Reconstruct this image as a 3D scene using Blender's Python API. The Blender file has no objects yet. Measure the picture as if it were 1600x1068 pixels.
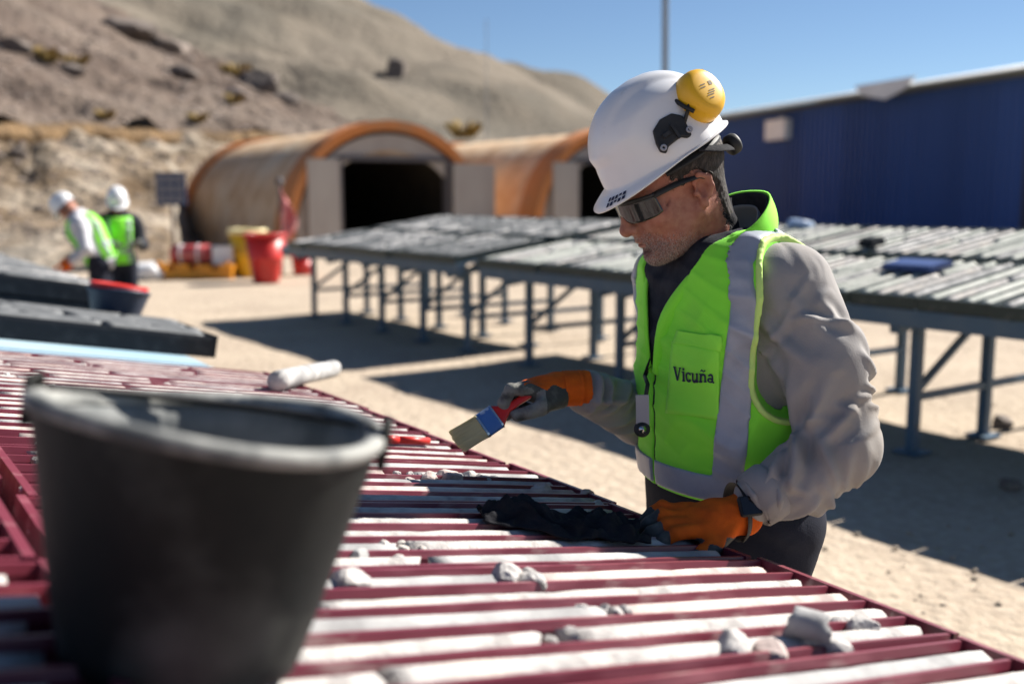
import bpy, bmesh, math, random
import numpy as np
from mathutils import Vector, Matrix, Quaternion
from mathutils.bvhtree import BVHTree
S = bpy.context.scene
C = S.collection
R = math.radians
random.seed(7); rng = np.random.default_rng(7)

# ------------------------------------------------------------------ camera
CAM_H = 1.44; FPX = 1600.0; PITCH = math.atan(224/1600)
cam_d = bpy.data.cameras.new('camera'); cam = bpy.data.objects.new('camera', cam_d); C.objects.link(cam)
cam.location = (0, 0, CAM_H); cam.rotation_euler = (math.pi/2-PITCH, 0, 0)
cam_d.sensor_width = 36; cam_d.lens = 36.0; cam_d.clip_end = 5000; cam_d.clip_start = 0.05
cam_d.dof.use_dof = True; cam_d.dof.focus_distance = 1.86; cam_d.dof.aperture_fstop = 2.05
cam_d.dof.aperture_blades = 9
S.camera = cam
# ------------------------------------------------------------------ sky and sun
SUN_EL = R(40); SUN_DIR = Vector((0.85, 0.53, 0)).normalized()
W = bpy.data.worlds.new('World'); S.world = W; W.use_nodes = True
nt = W.node_tree; nt.nodes.clear()
sky = nt.nodes.new('ShaderNodeTexSky'); sky.sky_type = 'NISHITA'; sky.sun_disc = False
sky.sun_elevation = SUN_EL; sky.sun_rotation = math.atan2(SUN_DIR.x, SUN_DIR.y)
sky.altitude = 4000; sky.air_density = 1.3; sky.dust_density = 0.3; sky.ozone_density = 3.5
bg = nt.nodes.new('ShaderNodeBackground'); bg.inputs[1].default_value = 0.045
wo = nt.nodes.new('ShaderNodeOutputWorld')
nt.links.new(sky.outputs[0], bg.inputs[0]); nt.links.new(bg.outputs[0], wo.inputs[0])
sun_d = bpy.data.lights.new('sun', 'SUN'); sun_d.energy = 5.0; sun_d.angle = R(0.53); sun_d.color = (1.0, 0.95, 0.87)
sun = bpy.data.objects.new('sun', sun_d); C.objects.link(sun)
sdir = Vector((SUN_DIR.x*math.cos(SUN_EL), SUN_DIR.y*math.cos(SUN_EL), math.sin(SUN_EL)))
sun.rotation_euler = sdir.to_track_quat('Z', 'Y').to_euler(); sun.location = (10, 4, 12)
S.view_settings.view_transform = 'Standard'; S.view_settings.look = 'None'
S.view_settings.exposure = 1.2; S.view_settings.gamma = 1.0; S.view_settings.use_curve_mapping = False
S.render.engine = 'CYCLES'
S.cycles.use_denoising = True
S.cycles.max_bounces = 6; S.cycles.diffuse_bounces = 3; S.cycles.glossy_bounces = 3
S.cycles.caustics_reflective = False; S.cycles.caustics_refractive = False

def at(x, y, d):
    "world point seen at photo pixel (x,y) at forward distance d"
    cx = (x-800)/FPX; cy = (534-y)/FPX
    cp, sp = math.cos(PITCH), math.sin(PITCH)
    v = Vector((cx, cp+cy*sp, -sp+cy*cp))
    return Vector((0, 0, CAM_H)) + v*(d/v.y)

# ------------------------------------------------------------------ materials
def mat(name, col, rough=0.7, col2=None, scale=20.0, detail=5.0, lo=0.35, hi=0.65, bump=0.0, bscale=None, bdist=0.01,
        metal=0.0, spec=0.4, col3=None, scale3=3.0, lo3=0.5, hi3=0.7, stretch=None, sheen=0.0, coat=0.0, wr=None):
    m = bpy.data.materials.new(name); m.use_nodes = True
    n = m.node_tree.nodes; l = m.node_tree.links
    b = n['Principled BSDF']
    b.inputs['Roughness'].default_value = rough; b.inputs['Metallic'].default_value = metal
    b.inputs['Specular IOR Level'].default_value = spec
    if sheen: b.inputs['Sheen Weight'].default_value = sheen
    if coat: b.inputs['Coat Weight'].default_value = coat; b.inputs['Coat Roughness'].default_value = 0.15
    tc = n.new('ShaderNodeTexCoord'); vec = tc.outputs['Object']
    if stretch:
        mp = n.new('ShaderNodeMapping'); mp.inputs['Scale'].default_value = stretch
        l.new(vec, mp.inputs['Vector']); vec = mp.outputs['Vector']
    b.inputs['Base Color'].default_value = (*col, 1)
    out = None
    if col2 is not None:
        no = n.new('ShaderNodeTexNoise'); no.inputs['Scale'].default_value = scale; no.inputs['Detail'].default_value = detail
        l.new(vec, no.inputs['Vector'])
        mr = n.new('ShaderNodeMapRange'); mr.inputs[1].default_value = lo; mr.inputs[2].default_value = hi
        l.new(no.outputs['Fac'], mr.inputs[0])
        mx = n.new('ShaderNodeMix'); mx.data_type = 'RGBA'
        mx.inputs[6].default_value = (*col, 1); mx.inputs[7].default_value = (*col2, 1)
        l.new(mr.outputs[0], mx.inputs[0]); out = mx.outputs[2]
        if col3 is not None:
            n3 = n.new('ShaderNodeTexNoise'); n3.inputs['Scale'].default_value = scale3; n3.inputs['Detail'].default_value = 6
            l.new(vec, n3.inputs['Vector'])
            r3 = n.new('ShaderNodeMapRange'); r3.inputs[1].default_value = lo3; r3.inputs[2].default_value = hi3
            l.new(n3.outputs['Fac'], r3.inputs[0])
            m3 = n.new('ShaderNodeMix'); m3.data_type = 'RGBA'; m3.inputs[7].default_value = (*col3, 1)
            l.new(out, m3.inputs[6]); l.new(r3.outputs[0], m3.inputs[0]); out = m3.outputs[2]
        l.new(out, b.inputs['Base Color'])
    if bump:
        nb = n.new('ShaderNodeTexNoise'); nb.inputs['Scale'].default_value = bscale or scale*2; nb.inputs['Detail'].default_value = 6
        l.new(vec, nb.inputs['Vector'])
        bp = n.new('ShaderNodeBump'); bp.inputs['Strength'].default_value = bump; bp.inputs['Distance'].default_value = bdist
        l.new(nb.outputs['Fac'], bp.inputs['Height']); l.new(bp.outputs[0], b.inputs['Normal'])
        if wr:     # cloth wrinkles: ridged noise under the weave
            nw = n.new('ShaderNodeTexNoise'); nw.noise_type = 'RIDGED_MULTIFRACTAL'; nw.inputs['Scale'].default_value = wr[0]
            nw.inputs['Detail'].default_value = 2.5; nw.inputs['Distortion'].default_value = 1.3
            l.new(vec, nw.inputs['Vector'])
            bw = n.new('ShaderNodeBump'); bw.inputs['Strength'].default_value = wr[1]; bw.inputs['Distance'].default_value = wr[2]
            l.new(nw.outputs['Fac'], bw.inputs['Height']); l.new(bw.outputs[0], bp.inputs['Normal'])
    return m

M = {}
M['ground'] = mat('ground', (.42,.345,.265), .95, (.33,.265,.205), 1.3, 8, .35, .7, .9, 14, .03, spec=.1, col3=(.45,.375,.295), scale3=18, lo3=.45, hi3=.7)
M['gravel'] = mat('gravel', (.38,.315,.245), .9, (.30,.25,.20), 3, spec=.2)
M['hill'] = mat('hill', (.135,.102,.082), .95, (.085,.064,.054), .35, 10, .35, .65, 1.0, 2.2, .35, spec=.1, col3=(.175,.14,.115), scale3=.12, lo3=.45, hi3=.65)
M['bank'] = mat('bank', (.235,.185,.135), .95, (.115,.08,.05), .5, 10, .4, .65, 1.0, 1.6, .5, spec=.1, col3=(.32,.275,.22), scale3=.4, lo3=.45, hi3=.6, stretch=(1,1,2.2))
M['crest'] = mat('crest', (.20,.13,.07), .95, (.11,.075,.045), .9, 8, .4, .6, 1.0, 2, .4, spec=.1)
M['farhill'] = mat('farhill', (.15,.127,.10), .95, (.115,.102,.083), .05, 10, .35, .65, .8, .5, 1.2, spec=.1, col3=(.18,.153,.122), scale3=.015, lo3=.45, hi3=.6)
M['rock_dark'] = mat('rock_dark', (.10,.08,.07), .9, (.17,.14,.12), 3, bump=.8, bscale=5, bdist=.1)
M['rock_pale'] = mat('rock_pale', (.40,.33,.28), .9, (.25,.20,.17), 3, bump=.6, bscale=5, bdist=.08)
M['tussock'] = mat('tussock', (.34,.23,.06), .9, (.22,.15,.05), 6)
M['maroon'] = mat('maroon', (.15,.019,.035), .42, (.24,.065,.085), 26, 8, .52, .72, .25, 60, .002, spec=.5, stretch=(1,.25,1), col3=(.42,.30,.28), scale3=34, lo3=.58, hi3=.76)
M['dark_tray'] = mat('dark_tray', (.008,.010,.015), .6, (.022,.025,.03), 20, 6, .5, .75, .2, 50, .002, spec=.25)
M['green_tray'] = mat('green_tray', (.018,.032,.030), .5, (.07,.075,.07), 20, 6, .55, .8, .2, 50, .002)
M['core_pale'] = mat('core_pale', (.49,.465,.445), .85, (.29,.27,.26), 34, 12, .40, .70, .6, 150, .005, col3=(.56,.51,.46), scale3=7, lo3=.5, hi3=.62)
M['core_pink'] = mat('core_pink', (.47,.375,.345), .85, (.30,.235,.22), 34, 9, .4, .62, .35, 130, .003, col3=(.66,.58,.53), scale3=5, lo3=.45, hi3=.6)
M['core_grey'] = mat('core_grey', (.37,.365,.36), .8, (.24,.235,.235), 14, 9, .4, .62, .35, 130, .003, col3=(.56,.54,.52), scale3=6, lo3=.5, hi3=.62)
M['core_green'] = mat('core_green', (.52,.53,.48), .8, (.33,.35,.31), 9, 8, .4, .62, .35, 130, .003, col3=(.52,.52,.47), scale3=4, lo3=.45, hi3=.6)
M['core_dark'] = mat('core_dark', (.13,.135,.14), .7, (.06,.065,.07), 10, 8, .4, .65, .35, 130, .003, col3=(.36,.35,.34), scale3=7, lo3=.58, hi3=.7)
M['steel_blue'] = mat('steel_blue', (.045,.095,.155), .5, (.07,.115,.165), 6, 6, .4, .7, .15, 40, .002, spec=.4, col3=(.11,.08,.06), scale3=9, lo3=.66, hi3=.74)
M['panel_blue'] = mat('panel_blue', (.27,.42,.52), .5, (.36,.47,.53), 3, 6, .35, .7, .15, 20, .002)
M['rubber'] = mat('rubber', (.011,.0125,.012), .65, (.022,.022,.019), 9, 8, .42, .7, .35, 35, .003, spec=.2, col3=(.085,.087,.078), scale3=8, lo3=.50, hi3=.75)
M['rubber_rim'] = mat('rubber_rim', (.30,.30,.28), .75, (.085,.09,.09), 22, 8, .4, .62, .4, 60, .003)
M['rubber_inside'] = mat('rubber_inside', (.24,.245,.24), .8, (.11,.12,.12), 12, 8, .4, .62, .4, 50, .003)
M['navy_plastic'] = mat('navy_plastic', (.02,.035,.07), .45, (.035,.05,.08), 8)
M['red_plastic'] = mat('red_plastic', (.55,.025,.02), .4, (.45,.03,.025), 6)
M['blue_wall'] = mat('blue_wall', (.036,.082,.25), .5, (.030,.070,.215), .6, 5, .35, .65, spec=.3, stretch=(1,1,.2))
M['roof_sheet'] = mat('roof_sheet', (.80,.80,.77), .5, (.68,.68,.66), 1)
M['white_paint'] = mat('white_paint', (.75,.75,.75), .5, (.66,.66,.67), 3)
M['trim_dark'] = mat('trim_dark', (.015,.025,.06), .5)
M['tarp'] = mat('tarp', (.62,.44,.28), .75, (.48,.30,.165), 1.5, 6, .35, .65, .5, 3, .05, col3=(.60,.48,.34), scale3=.5)
M['tarp_orange'] = mat('tarp_orange', (.55,.19,.05), .75, (.44,.19,.075), 1.5, 6, .35, .65, .3, 4, .03)
M['door_panel'] = mat('door_panel', (.40,.36,.325), .7, (.33,.29,.26), 1.5, 6, .35, .65, .2, 8, .01, stretch=(1,1,.3))
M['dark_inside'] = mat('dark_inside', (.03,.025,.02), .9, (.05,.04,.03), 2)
M['sign_blue'] = mat('sign_blue', (.035,.05,.10), .5)
M['sign_mark'] = mat('sign_mark', (.16,.16,.18), .6)
M['post'] = mat('post', (.09,.08,.085), .6)
M['yellow_plastic'] = mat('yellow_plastic', (.85,.50,.02), .4, (.62,.36,.02), 4)
M['yellow_lid'] = mat('yellow_lid', (.70,.60,.30), .4)
M['orange_paint'] = mat('orange_paint', (.75,.30,.015), .5, (.6,.24,.02), 5)
M['red_wrap'] = mat('red_wrap', (.42,.05,.05), .5, (.55,.30,.28), 9, 6, .5, .7)
M['flag_cloth'] = mat('flag_cloth', (.50,.12,.13), .8, (.60,.34,.33), 4, 5, .4, .6)
M['mast'] = mat('mast', (.20,.23,.27), .5)
# person
M['skin'] = mat('skin', (.36,.16,.105), .55, (.28,.105,.07), 70, 6, .4, .65, .6, 340, .0012, spec=.35, wr=(42,.35,.0025), col3=(.40,.14,.09), scale3=16, lo3=.5, hi3=.7)
M['skin'].node_tree.nodes['Principled BSDF'].inputs['Subsurface Weight'].default_value = .12
M['skin'].node_tree.nodes['Principled BSDF'].inputs['Subsurface Radius'].default_value = (.01,.004,.002)
M['hair'] = mat('hair', (.018,.013,.010), .75, (.06,.045,.038), 160, 4, .45, .7, .9, 300, .003, stretch=(1,1,.4))
M['beard'] = mat('beard', (.34,.26,.22), .85, (.22,.12,.09), 480, 3, .36, .66, 1.0, 350, .002)
M['whisker'] = mat('whisker', (.42,.36,.31), .7); M['whisker_dark'] = mat('whisker_dark', (.07,.045,.035), .7)
M['helmet_white'] = mat('helmet_white', (.70,.70,.715), .30, (.66,.66,.675), 5, 6, .4, .7, .08, 50, .001, spec=.5, coat=.15, col3=(.50,.48,.45), scale3=26, lo3=.66, hi3=.80)
M['black_plastic'] = mat('black_plastic', (.009,.009,.010), .6, (.025,.025,.026), 30)
M['muff_yellow'] = mat('muff_yellow', (.78,.43,.01), .38, (.70,.37,.01), 12, 5, .4, .7, .1, 60, .001, spec=.5)
M['lens'] = mat('lens', (.018,.018,.016), .10, spec=.8, metal=.25, col2=(.03,.03,.027), scale=10)
M['vest'] = mat('vest', (.30,.92,.06), .8, (.24,.82,.05), 7, 6, .35, .7, .4, 700, .0012, spec=.2, sheen=.1, wr=(7,.35,.008), col3=(.24,.62,.07), scale3=4, lo3=.58, hi3=.8)
M['vest_pocket'] = mat('vest_pocket', (.34,.94,.08), .8, (.29,.86,.065), 9, 6, .35, .7, .3, 500, .0012, spec=.2, sheen=.1)
M['piping'] = mat('piping', (.55,.78,.20), .7)
M['tape'] = mat('tape', (.33,.35,.41), .42, (.26,.28,.33), 18, 6, .4, .7, .25, 260, .001, spec=.6, wr=(8,.3,.006))
M['shirt'] = mat('shirt', (.315,.300,.290), .9, (.265,.25,.245), 10, 8, .35, .7, .45, 420, .0012, spec=.12, sheen=.08, wr=(9,.55,.012), col3=(.30,.265,.23), scale3=5, lo3=.55, hi3=.75)
M['shirt_pale'] = mat('shirt_pale', (.58,.57,.60), .85, (.50,.49,.52), 10)
M['navy_cloth'] = mat('navy_cloth', (.018,.020,.028), .9, (.035,.037,.045), 30, 5, bump=.5, bscale=300, bdist=.002, spec=.15)
M['black_cloth'] = mat('black_cloth', (.009,.009,.012), .92, (.022,.022,.026), 24, 6, bump=.6, bscale=220, bdist=.003, spec=.15)
M['trousers'] = mat('trousers', (.013,.015,.026), .9, (.022,.024,.036), 14, 6, bump=.4, bscale=300, bdist=.002, spec=.15, wr=(8,.5,.012))
M['glove_orange'] = mat('glove_orange', (.72,.13,.012), .85, (.60,.10,.012), 40, 5, bump=.7, bscale=420, bdist=.0015, spec=.15, wr=(30,.45,.004))
M['glove_dark'] = mat('glove_dark', (.05,.05,.045), .7, (.11,.11,.10), 40, 6, .45, .7, bump=.5, bscale=260, bdist=.002)
M['glove_grey'] = mat('glove_grey', (.20,.20,.18), .75, (.06,.06,.055), 34, 7, .45, .66, bump=.5, bscale=260, bdist=.002)
M['ink'] = mat('ink', (.01,.015,.05), .6)
M['chrome'] = mat('chrome', (.6,.6,.6), .2, metal=1)
M['grey_plastic'] = mat('grey_plastic', (.30,.30,.33), .4)
M['watch_glass'] = mat('watch_glass', (.008,.008,.009), .12, spec=.6)
M['brush_red'] = mat('brush_red', (.62,.02,.015), .32, (.5,.02,.015), 20)
M['brush_label'] = mat('brush_label', (.06,.16,.42), .4, (.35,.45,.58), 42, 2, .56, .62)
M['bristle'] = mat('bristle', (.95,.90,.68), .8, (.84,.77,.52), 90, 4, .4, .65, .8, 200, .002, stretch=(1,1,.1))
bn_ = M['bristle'].node_tree; tb_ = bn_.nodes.new('ShaderNodeBsdfTranslucent'); tb_.inputs[0].default_value = (.95,.88,.6,1)
mx_b = bn_.nodes.new('ShaderNodeMixShader'); mx_b.inputs[0].default_value = .55
bn_.links.new(bn_.nodes['Principled BSDF'].outputs[0], mx_b.inputs[1]); bn_.links.new(tb_.outputs[0], mx_b.inputs[2])
bn_.links.new(mx_b.outputs[0], [x for x in bn_.nodes if x.type == 'OUTPUT_MATERIAL'][0].inputs[0])
M['blue_lid'] = mat('blue_lid', (.02,.05,.17), .45)
M['yellow_ink'] = mat('yellow_ink', (.55,.33,.04), .6)

wn_ = M['blue_wall'].node_tree; oi_ = wn_.nodes.new('ShaderNodeObjectInfo'); hs_ = wn_.nodes.new('ShaderNodeHueSaturation'); mr_ = wn_.nodes.new('ShaderNodeMapRange')
mr_.inputs[3].default_value = .82; mr_.inputs[4].default_value = 1.12        # each wall sheet has faded a little differently
bs_ = wn_.nodes['Principled BSDF'].inputs['Base Color']; src_ = bs_.links[0].from_socket
wn_.links.new(oi_.outputs['Random'], mr_.inputs[0]); wn_.links.new(mr_.outputs[0], hs_.inputs['Value']); wn_.links.new(src_, hs_.inputs['Color']); wn_.links.new(hs_.outputs[0], bs_)

# ------------------------------------------------------------------ object helpers
def link(name, me, parent=None):
    o = bpy.data.objects.new(name, me); C.objects.link(o)
    if parent is not None: o.parent = parent
    return o
def mesh(name, verts, faces, m, smooth=False):
    me = bpy.data.meshes.new(name)
    me.from_pydata([tuple(v) for v in verts], [], [tuple(f) for f in faces])
    for mm in (m if isinstance(m, (list, tuple)) else [m]): me.materials.append(mm)
    if smooth: me.polygons.foreach_set('use_smooth', np.ones(len(me.polygons), bool))
    me.update()
    return me
def part(name, vf, m, parent=None, off=None, smooth=False):
    v, f = vf
    if off is not None: v = [Vector(p)-off for p in v]
    return link(name, mesh(name, v, f, m, smooth), parent)
def thing(name, label, cat, loc=(0,0,0), group=None, matrix=None):
    o = bpy.data.objects.new(name, None); C.objects.link(o); o.empty_display_size = .1
    if matrix is not None: o.matrix_world = matrix
    else: o.location = loc
    return tag(o, label, cat, group)
def tag(o, label, cat, group=None, kind=None):
    o['label'] = label; o['category'] = cat
    if group: o['group'] = group
    if kind: o['kind'] = kind
    return o
def setting(name, vf, m, kind='structure', smooth=True):
    o = part(name, vf, m, None, None, smooth); o['kind'] = kind; return o
def dup(o, parent=None):
    c = o.copy(); C.objects.link(c); c.parent = parent
    for ch in list(o.children): dup(ch, c)
    return c
def join(*vfs):
    V, F = [], []
    for v, f in vfs:
        b = len(V); V += [tuple(p) for p in v]; F += [tuple(i+b for i in q) for q in f]
    return V, F
def box(x0, x1, y0, y1, z0, z1):
    v = [(x0,y0,z0),(x1,y0,z0),(x1,y1,z0),(x0,y1,z0),(x0,y0,z1),(x1,y0,z1),(x1,y1,z1),(x0,y1,z1)]
    return v, [(0,3,2,1),(4,5,6,7),(0,1,5,4),(1,2,6,5),(2,3,7,6),(3,0,4,7)]
def beam(p, q, w, h, up=(0,0,1)):
    p = Vector(p); q = Vector(q); d = (q-p).normalized(); up = Vector(up)
    if abs(d.dot(up)) > .95: up = Vector((0.55,-.83,0))
    s = d.cross(up).normalized(); u = s.cross(d).normalized()
    v = []
    for e in (p, q):
        for a, b in ((-1,-1),(1,-1),(1,1),(-1,1)): v.append(e+s*(a*w/2)+u*(b*h/2))
    return v, [(0,1,2,3),(7,6,5,4),(0,4,5,1),(1,5,6,2),(2,6,7,3),(3,7,4,0)]
def xf(vf, mtx): return [mtx @ Vector(p) for p in vf[0]], vf[1]
def tube(pts, rad, n=10, cap=True, scale=(1,1)):
    pts = [Vector(p) for p in pts]; V, F = [], []
    rad = rad if isinstance(rad, (list, tuple)) else [rad]*len(pts)
    prev = None
    for i, p in enumerate(pts):
        d = (pts[min(i+1, len(pts)-1)]-pts[max(i-1, 0)]).normalized()
        if prev is None:
            u = d.orthogonal().normalized()
        else:
            u = (prev-d*prev.dot(d)).normalized()
        prev = u; w = d.cross(u)
        for k in range(n):
            a = 2*math.pi*k/n; V.append(p+u*(math.cos(a)*rad[i]*scale[0])+w*(math.sin(a)*rad[i]*scale[1]))
    for i in range(len(pts)-1):
        for k in range(n):
            F.append((i*n+k, i*n+(k+1)%n, (i+1)*n+(k+1)%n, (i+1)*n+k))
    if cap: F.append(tuple(range(n-1, -1, -1))); F.append(tuple((len(pts)-1)*n+k for k in range(n)))
    return V, F
def lathe(prof, n=32, cx=0, cy=0):
    V, F = [], []
    for r, z in prof:
        for k in range(n):
            a = 2*math.pi*k/n; V.append((cx+r*math.cos(a), cy+r*math.sin(a), z))
    for i in range(len(prof)-1):
        for k in range(n): F.append((i*n+k, i*n+(k+1)%n, (i+1)*n+(k+1)%n, (i+1)*n+k))
    return V, F
def prism(poly, z0, z1):
    n = len(poly); V = [(x,y,z0) for x,y in poly]+[(x,y,z1) for x,y in poly]
    return V, [tuple(range(n-1,-1,-1)), tuple(range(n,2*n))]+[(i,(i+1)%n,n+(i+1)%n,n+i) for i in range(n)]
def rock(r, seed, sx=1, sy=1, sz=1, sub=2):
    bm = bmesh.new(); bmesh.ops.create_icosphere(bm, subdivisions=sub, radius=1)
    rs = random.Random(seed); pl = []
    for k in range(9):
        v = Vector((rs.gauss(0,1), rs.gauss(0,1), rs.gauss(0,1))).normalized(); pl.append((v, rs.uniform(.55,.92)))
    for v in bm.verts:
        for nrm, d in pl:
            e = v.co.dot(nrm)-d
            if e > 0: v.co -= nrm*e
        v.co = Vector((v.co.x*sx*r, v.co.y*sy*r, v.co.z*sz*r))*(1+rs.uniform(-.04,.04))
    bm.verts.index_update()
    V = [tuple(v.co) for v in bm.verts]; F = [tuple(v.index for v in f.verts) for f in bm.faces]; bm.free()
    return V, F
def fbm2(x, y, seed=0, octs=5, gain=.5):
    r = np.random.default_rng(seed); out = np.zeros_like(x, dtype=float); a = 1.0; f = 1.0
    for o in range(octs):
        for k in range(3):
            th = r.uniform(0, 2*np.pi); ph = r.uniform(0, 2*np.pi); q = f*r.uniform(.75,1.3)
            wx = np.sin(y*q*.8+r.uniform(0,6))*.7
            out += a/3*np.sin((x*np.cos(th)+y*np.sin(th))*q+wx+ph)
        a *= gain; f *= 2.03
    return out
ORD = ['first','second','third','fourth','fifth','sixth','seventh','eighth','ninth','tenth','eleventh','twelfth','thirteenth',
       'fourteenth','fifteenth','sixteenth','seventeenth','eighteenth','nineteenth','twentieth','twenty-first','twenty-second']

# ------------------------------------------------------------------ signed-distance modelling (continuous bodies and clothes)
def grid(lo, hi, h):
    ax = [np.arange(lo[i], hi[i]+h, h, dtype=np.float32) for i in range(3)]
    return ax, np.meshgrid(*ax, indexing='ij')
def surface_nets(D, ax, h):
    ins = D < 0
    nx, ny, nz = D.shape
    cnt = np.zeros((nx-1, ny-1, nz-1), np.int8)
    offs = [(i,j,k) for i in (0,1) for j in (0,1) for k in (0,1)]
    sl = lambda A, o: A[o[0]:nx-1+o[0], o[1]:ny-1+o[1], o[2]:nz-1+o[2]]
    for o in offs: cnt += sl(ins, o)
    act = (cnt > 0) & (cnt < 8)
    I = np.argwhere(act)
    idx = -np.ones(act.shape, np.int64); idx[act] = np.arange(len(I))
    acc = np.zeros((len(I), 3)); num = np.zeros(len(I))
    g = {o: D[I[:,0]+o[0], I[:,1]+o[1], I[:,2]+o[2]].astype(float) for o in offs}
    for o in offs:
        for a in range(3):
            if o[a] == 0:
                q = list(o); q[a] = 1; q = tuple(q)
                d0, d1 = g[o], g[q]; m = (d0 < 0) != (d1 < 0)
                t = np.where(m, d0/np.where(m, d0-d1, 1), 0)
                p = np.array(o, float)[None].repeat(len(I), 0); p[:,a] = t
                acc[m] += p[m]; num[m] += 1
    P = (I+acc/num[:,None])*h+np.array([ax[0][0], ax[1][0], ax[2][0]])
    F = []
    for a in range(3):
        b, c = (a+1)%3, (a+2)%3
        s0 = [slice(None)]*3; s1 = [slice(None)]*3
        s0[a] = slice(0, D.shape[a]-1); s1[a] = slice(1, D.shape[a])
        ch = ins[tuple(s0)] != ins[tuple(s1)]
        E = np.argwhere(ch)
        ok = (E[:,b] > 0) & (E[:,c] > 0) & (E[:,b] < D.shape[b]-1) & (E[:,c] < D.shape[c]-1)
        E = E[ok]
        def cell(db, dc):
            q = E.copy(); q[:,b] += db; q[:,c] += dc
            return idx[q[:,0], q[:,1], q[:,2]]
        Q = np.stack([cell(-1,-1), cell(0,-1), cell(0,0), cell(-1,0)], 1)
        flip = ~ins[E[:,0], E[:,1], E[:,2]]
        Q[flip] = Q[flip][:, ::-1]
        F.append(Q)
    F = np.concatenate(F)
    return P, F[(F >= 0).all(1)]
def np_mesh(name, P, F, mats, mi=None, smooth=True):
    me = bpy.data.meshes.new(name)
    me.vertices.add(len(P)); me.vertices.foreach_set('co', np.ascontiguousarray(P, dtype=np.float32).ravel())
    k = F.shape[1]
    me.loops.add(F.size); me.loops.foreach_set('vertex_index', F.ravel().astype(np.int32))
    me.polygons.add(len(F)); me.polygons.foreach_set('loop_start', np.arange(0, F.size, k, dtype=np.int32))
    me.polygons.foreach_set('loop_total', np.full(len(F), k, dtype=np.int32))
    for m in (mats if isinstance(mats, (list, tuple)) else [mats]): me.materials.append(m)
    if mi is not None: me.polygons.foreach_set('material_index', mi.astype(np.int32))
    me.polygons.foreach_set('use_smooth', np.full(len(F), smooth))
    me.update(calc_edges=True); me.validate()
    return me
def sm(a, b, k):
    h = np.clip(.5+.5*(b-a)/k, 0, 1)
    return b+(a-b)*h-k*h*(1-h)
def smax(a, b, k): return -sm(-a, -b, k)
def cone(p, a, b, ra, rb):
    a = [float(x) for x in a]; b = [float(x) for x in b]
    ba = [b[i]-a[i] for i in range(3)]; L = sum(x*x for x in ba)+1e-12
    h = np.clip(((p[0]-a[0])*ba[0]+(p[1]-a[1])*ba[1]+(p[2]-a[2])*ba[2])/L, 0, 1)
    return np.sqrt((p[0]-a[0]-h*ba[0])**2+(p[1]-a[1]-h*ba[1])**2+(p[2]-a[2]-h*ba[2])**2)-(ra+(rb-ra)*h)
def ell(p, c, r):
    q = [(p[i]-c[i]) for i in range(3)]
    k0 = np.sqrt(sum((q[i]/r[i])**2 for i in range(3)))+1e-9
    k1 = np.sqrt(sum((q[i]/r[i]**2)**2 for i in range(3)))+1e-9
    return k0*(k0-1)/k1
def ball(p, c, r): return np.sqrt(sum((p[i]-c[i])**2 for i in range(3)))-r
def chain(p, pts, rads, k=.01):
    d = None
    for i in range(len(pts)-1):
        e = cone(p, pts[i], pts[i+1], rads[i], rads[i+1])
        d = e if d is None else sm(d, e, k)
    return d
# ================================================================== GROUND AND HILLS
def axis_coords():
    a = np.concatenate([np.linspace(-900,-60,15)[:-1], np.linspace(-60,-12,40)[:-1], np.linspace(-12,12,170), np.linspace(12,60,40)[1:], np.linspace(60,900,15)[1:]])
    return a
gx, gy = np.meshgrid(axis_coords(), axis_coords()+6, indexing='ij')
gz = .012*fbm2(gx*2.2, gy*2.2, 3, 4)+.02*fbm2(gx*.5, gy*.5, 4, 3)
gz = np.where(np.hypot(gx, gy-6) > 80, 0, gz)
n0, n1 = gx.shape
ii = np.arange(n0*n1).reshape(n0, n1)
gF = np.stack([ii[:-1,:-1], ii[1:,:-1], ii[1:,1:], ii[:-1,1:]], -1).reshape(-1, 4)
o = link('ground', np_mesh('ground', np.stack([gx, gy, gz], -1).reshape(-1, 3), gF, M['ground'])); o['kind'] = 'structure'

def terrain(name, keys, rows, cols, amp, m, seed, rng_v=None):
    xs = np.array([k[0] for k in keys], float)
    prof = np.array([[c for p in k[1] for c in p] for k in keys], float)   # d,z pairs
    u = np.linspace(xs[0], xs[-1], cols)
    P = np.stack([np.interp(u, xs, prof[:,j]) for j in range(prof.shape[1])], 1).reshape(cols, -1, 2)
    npf = P.shape[1]; v = np.linspace(0, npf-1, rows)
    i0 = np.clip(v.astype(int), 0, npf-2); t = v-i0
    d = P[:,i0,0]*(1-t)+P[:,i0+1,0]*t; z = P[:,i0,1]*(1-t)+P[:,i0+1,1]*t
    X = (u[:,None]-800)/FPX*d; Y = d
    w = np.clip(z/2.0, 0, 1) if amp < 5 else np.clip(z/20, 0, 1)
    f = 1.0 if amp < 1 else (.35 if amp < 5 else .05)
    z = z+amp*w*fbm2(X*f, Y*f+z*f, seed, 6, .55)
    ii = np.arange(cols*rows).reshape(cols, rows)
    F = np.stack([ii[:-1,:-1], ii[1:,:-1], ii[1:,1:], ii[:-1,1:]], -1).reshape(-1, 4)
    o = link(name, np_mesh(name, np.stack([X,Y,z], -1).reshape(-1,3), F, m)); o['kind'] = 'structure'
    return o
HK = [(-600,20,25,3.4,100,48),(0,21,32,3.35,110,30),(190,21,38,3.7,96,18.6),(265,22.5,41,3.8,88,15),(300,31,42.5,3.85,84,13.4),(350,37,44,3.9,80,11.7),(450,42,48,4.0,71,8.2),(560,48,53,4.0,65,6.1),
      (720,55,58,3.6,66,4.9),(900,60,63,3.0,70,3.6),(1100,70,75,1.4,82,1.7),(1700,90,96,.2,105,.2)]
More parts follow.
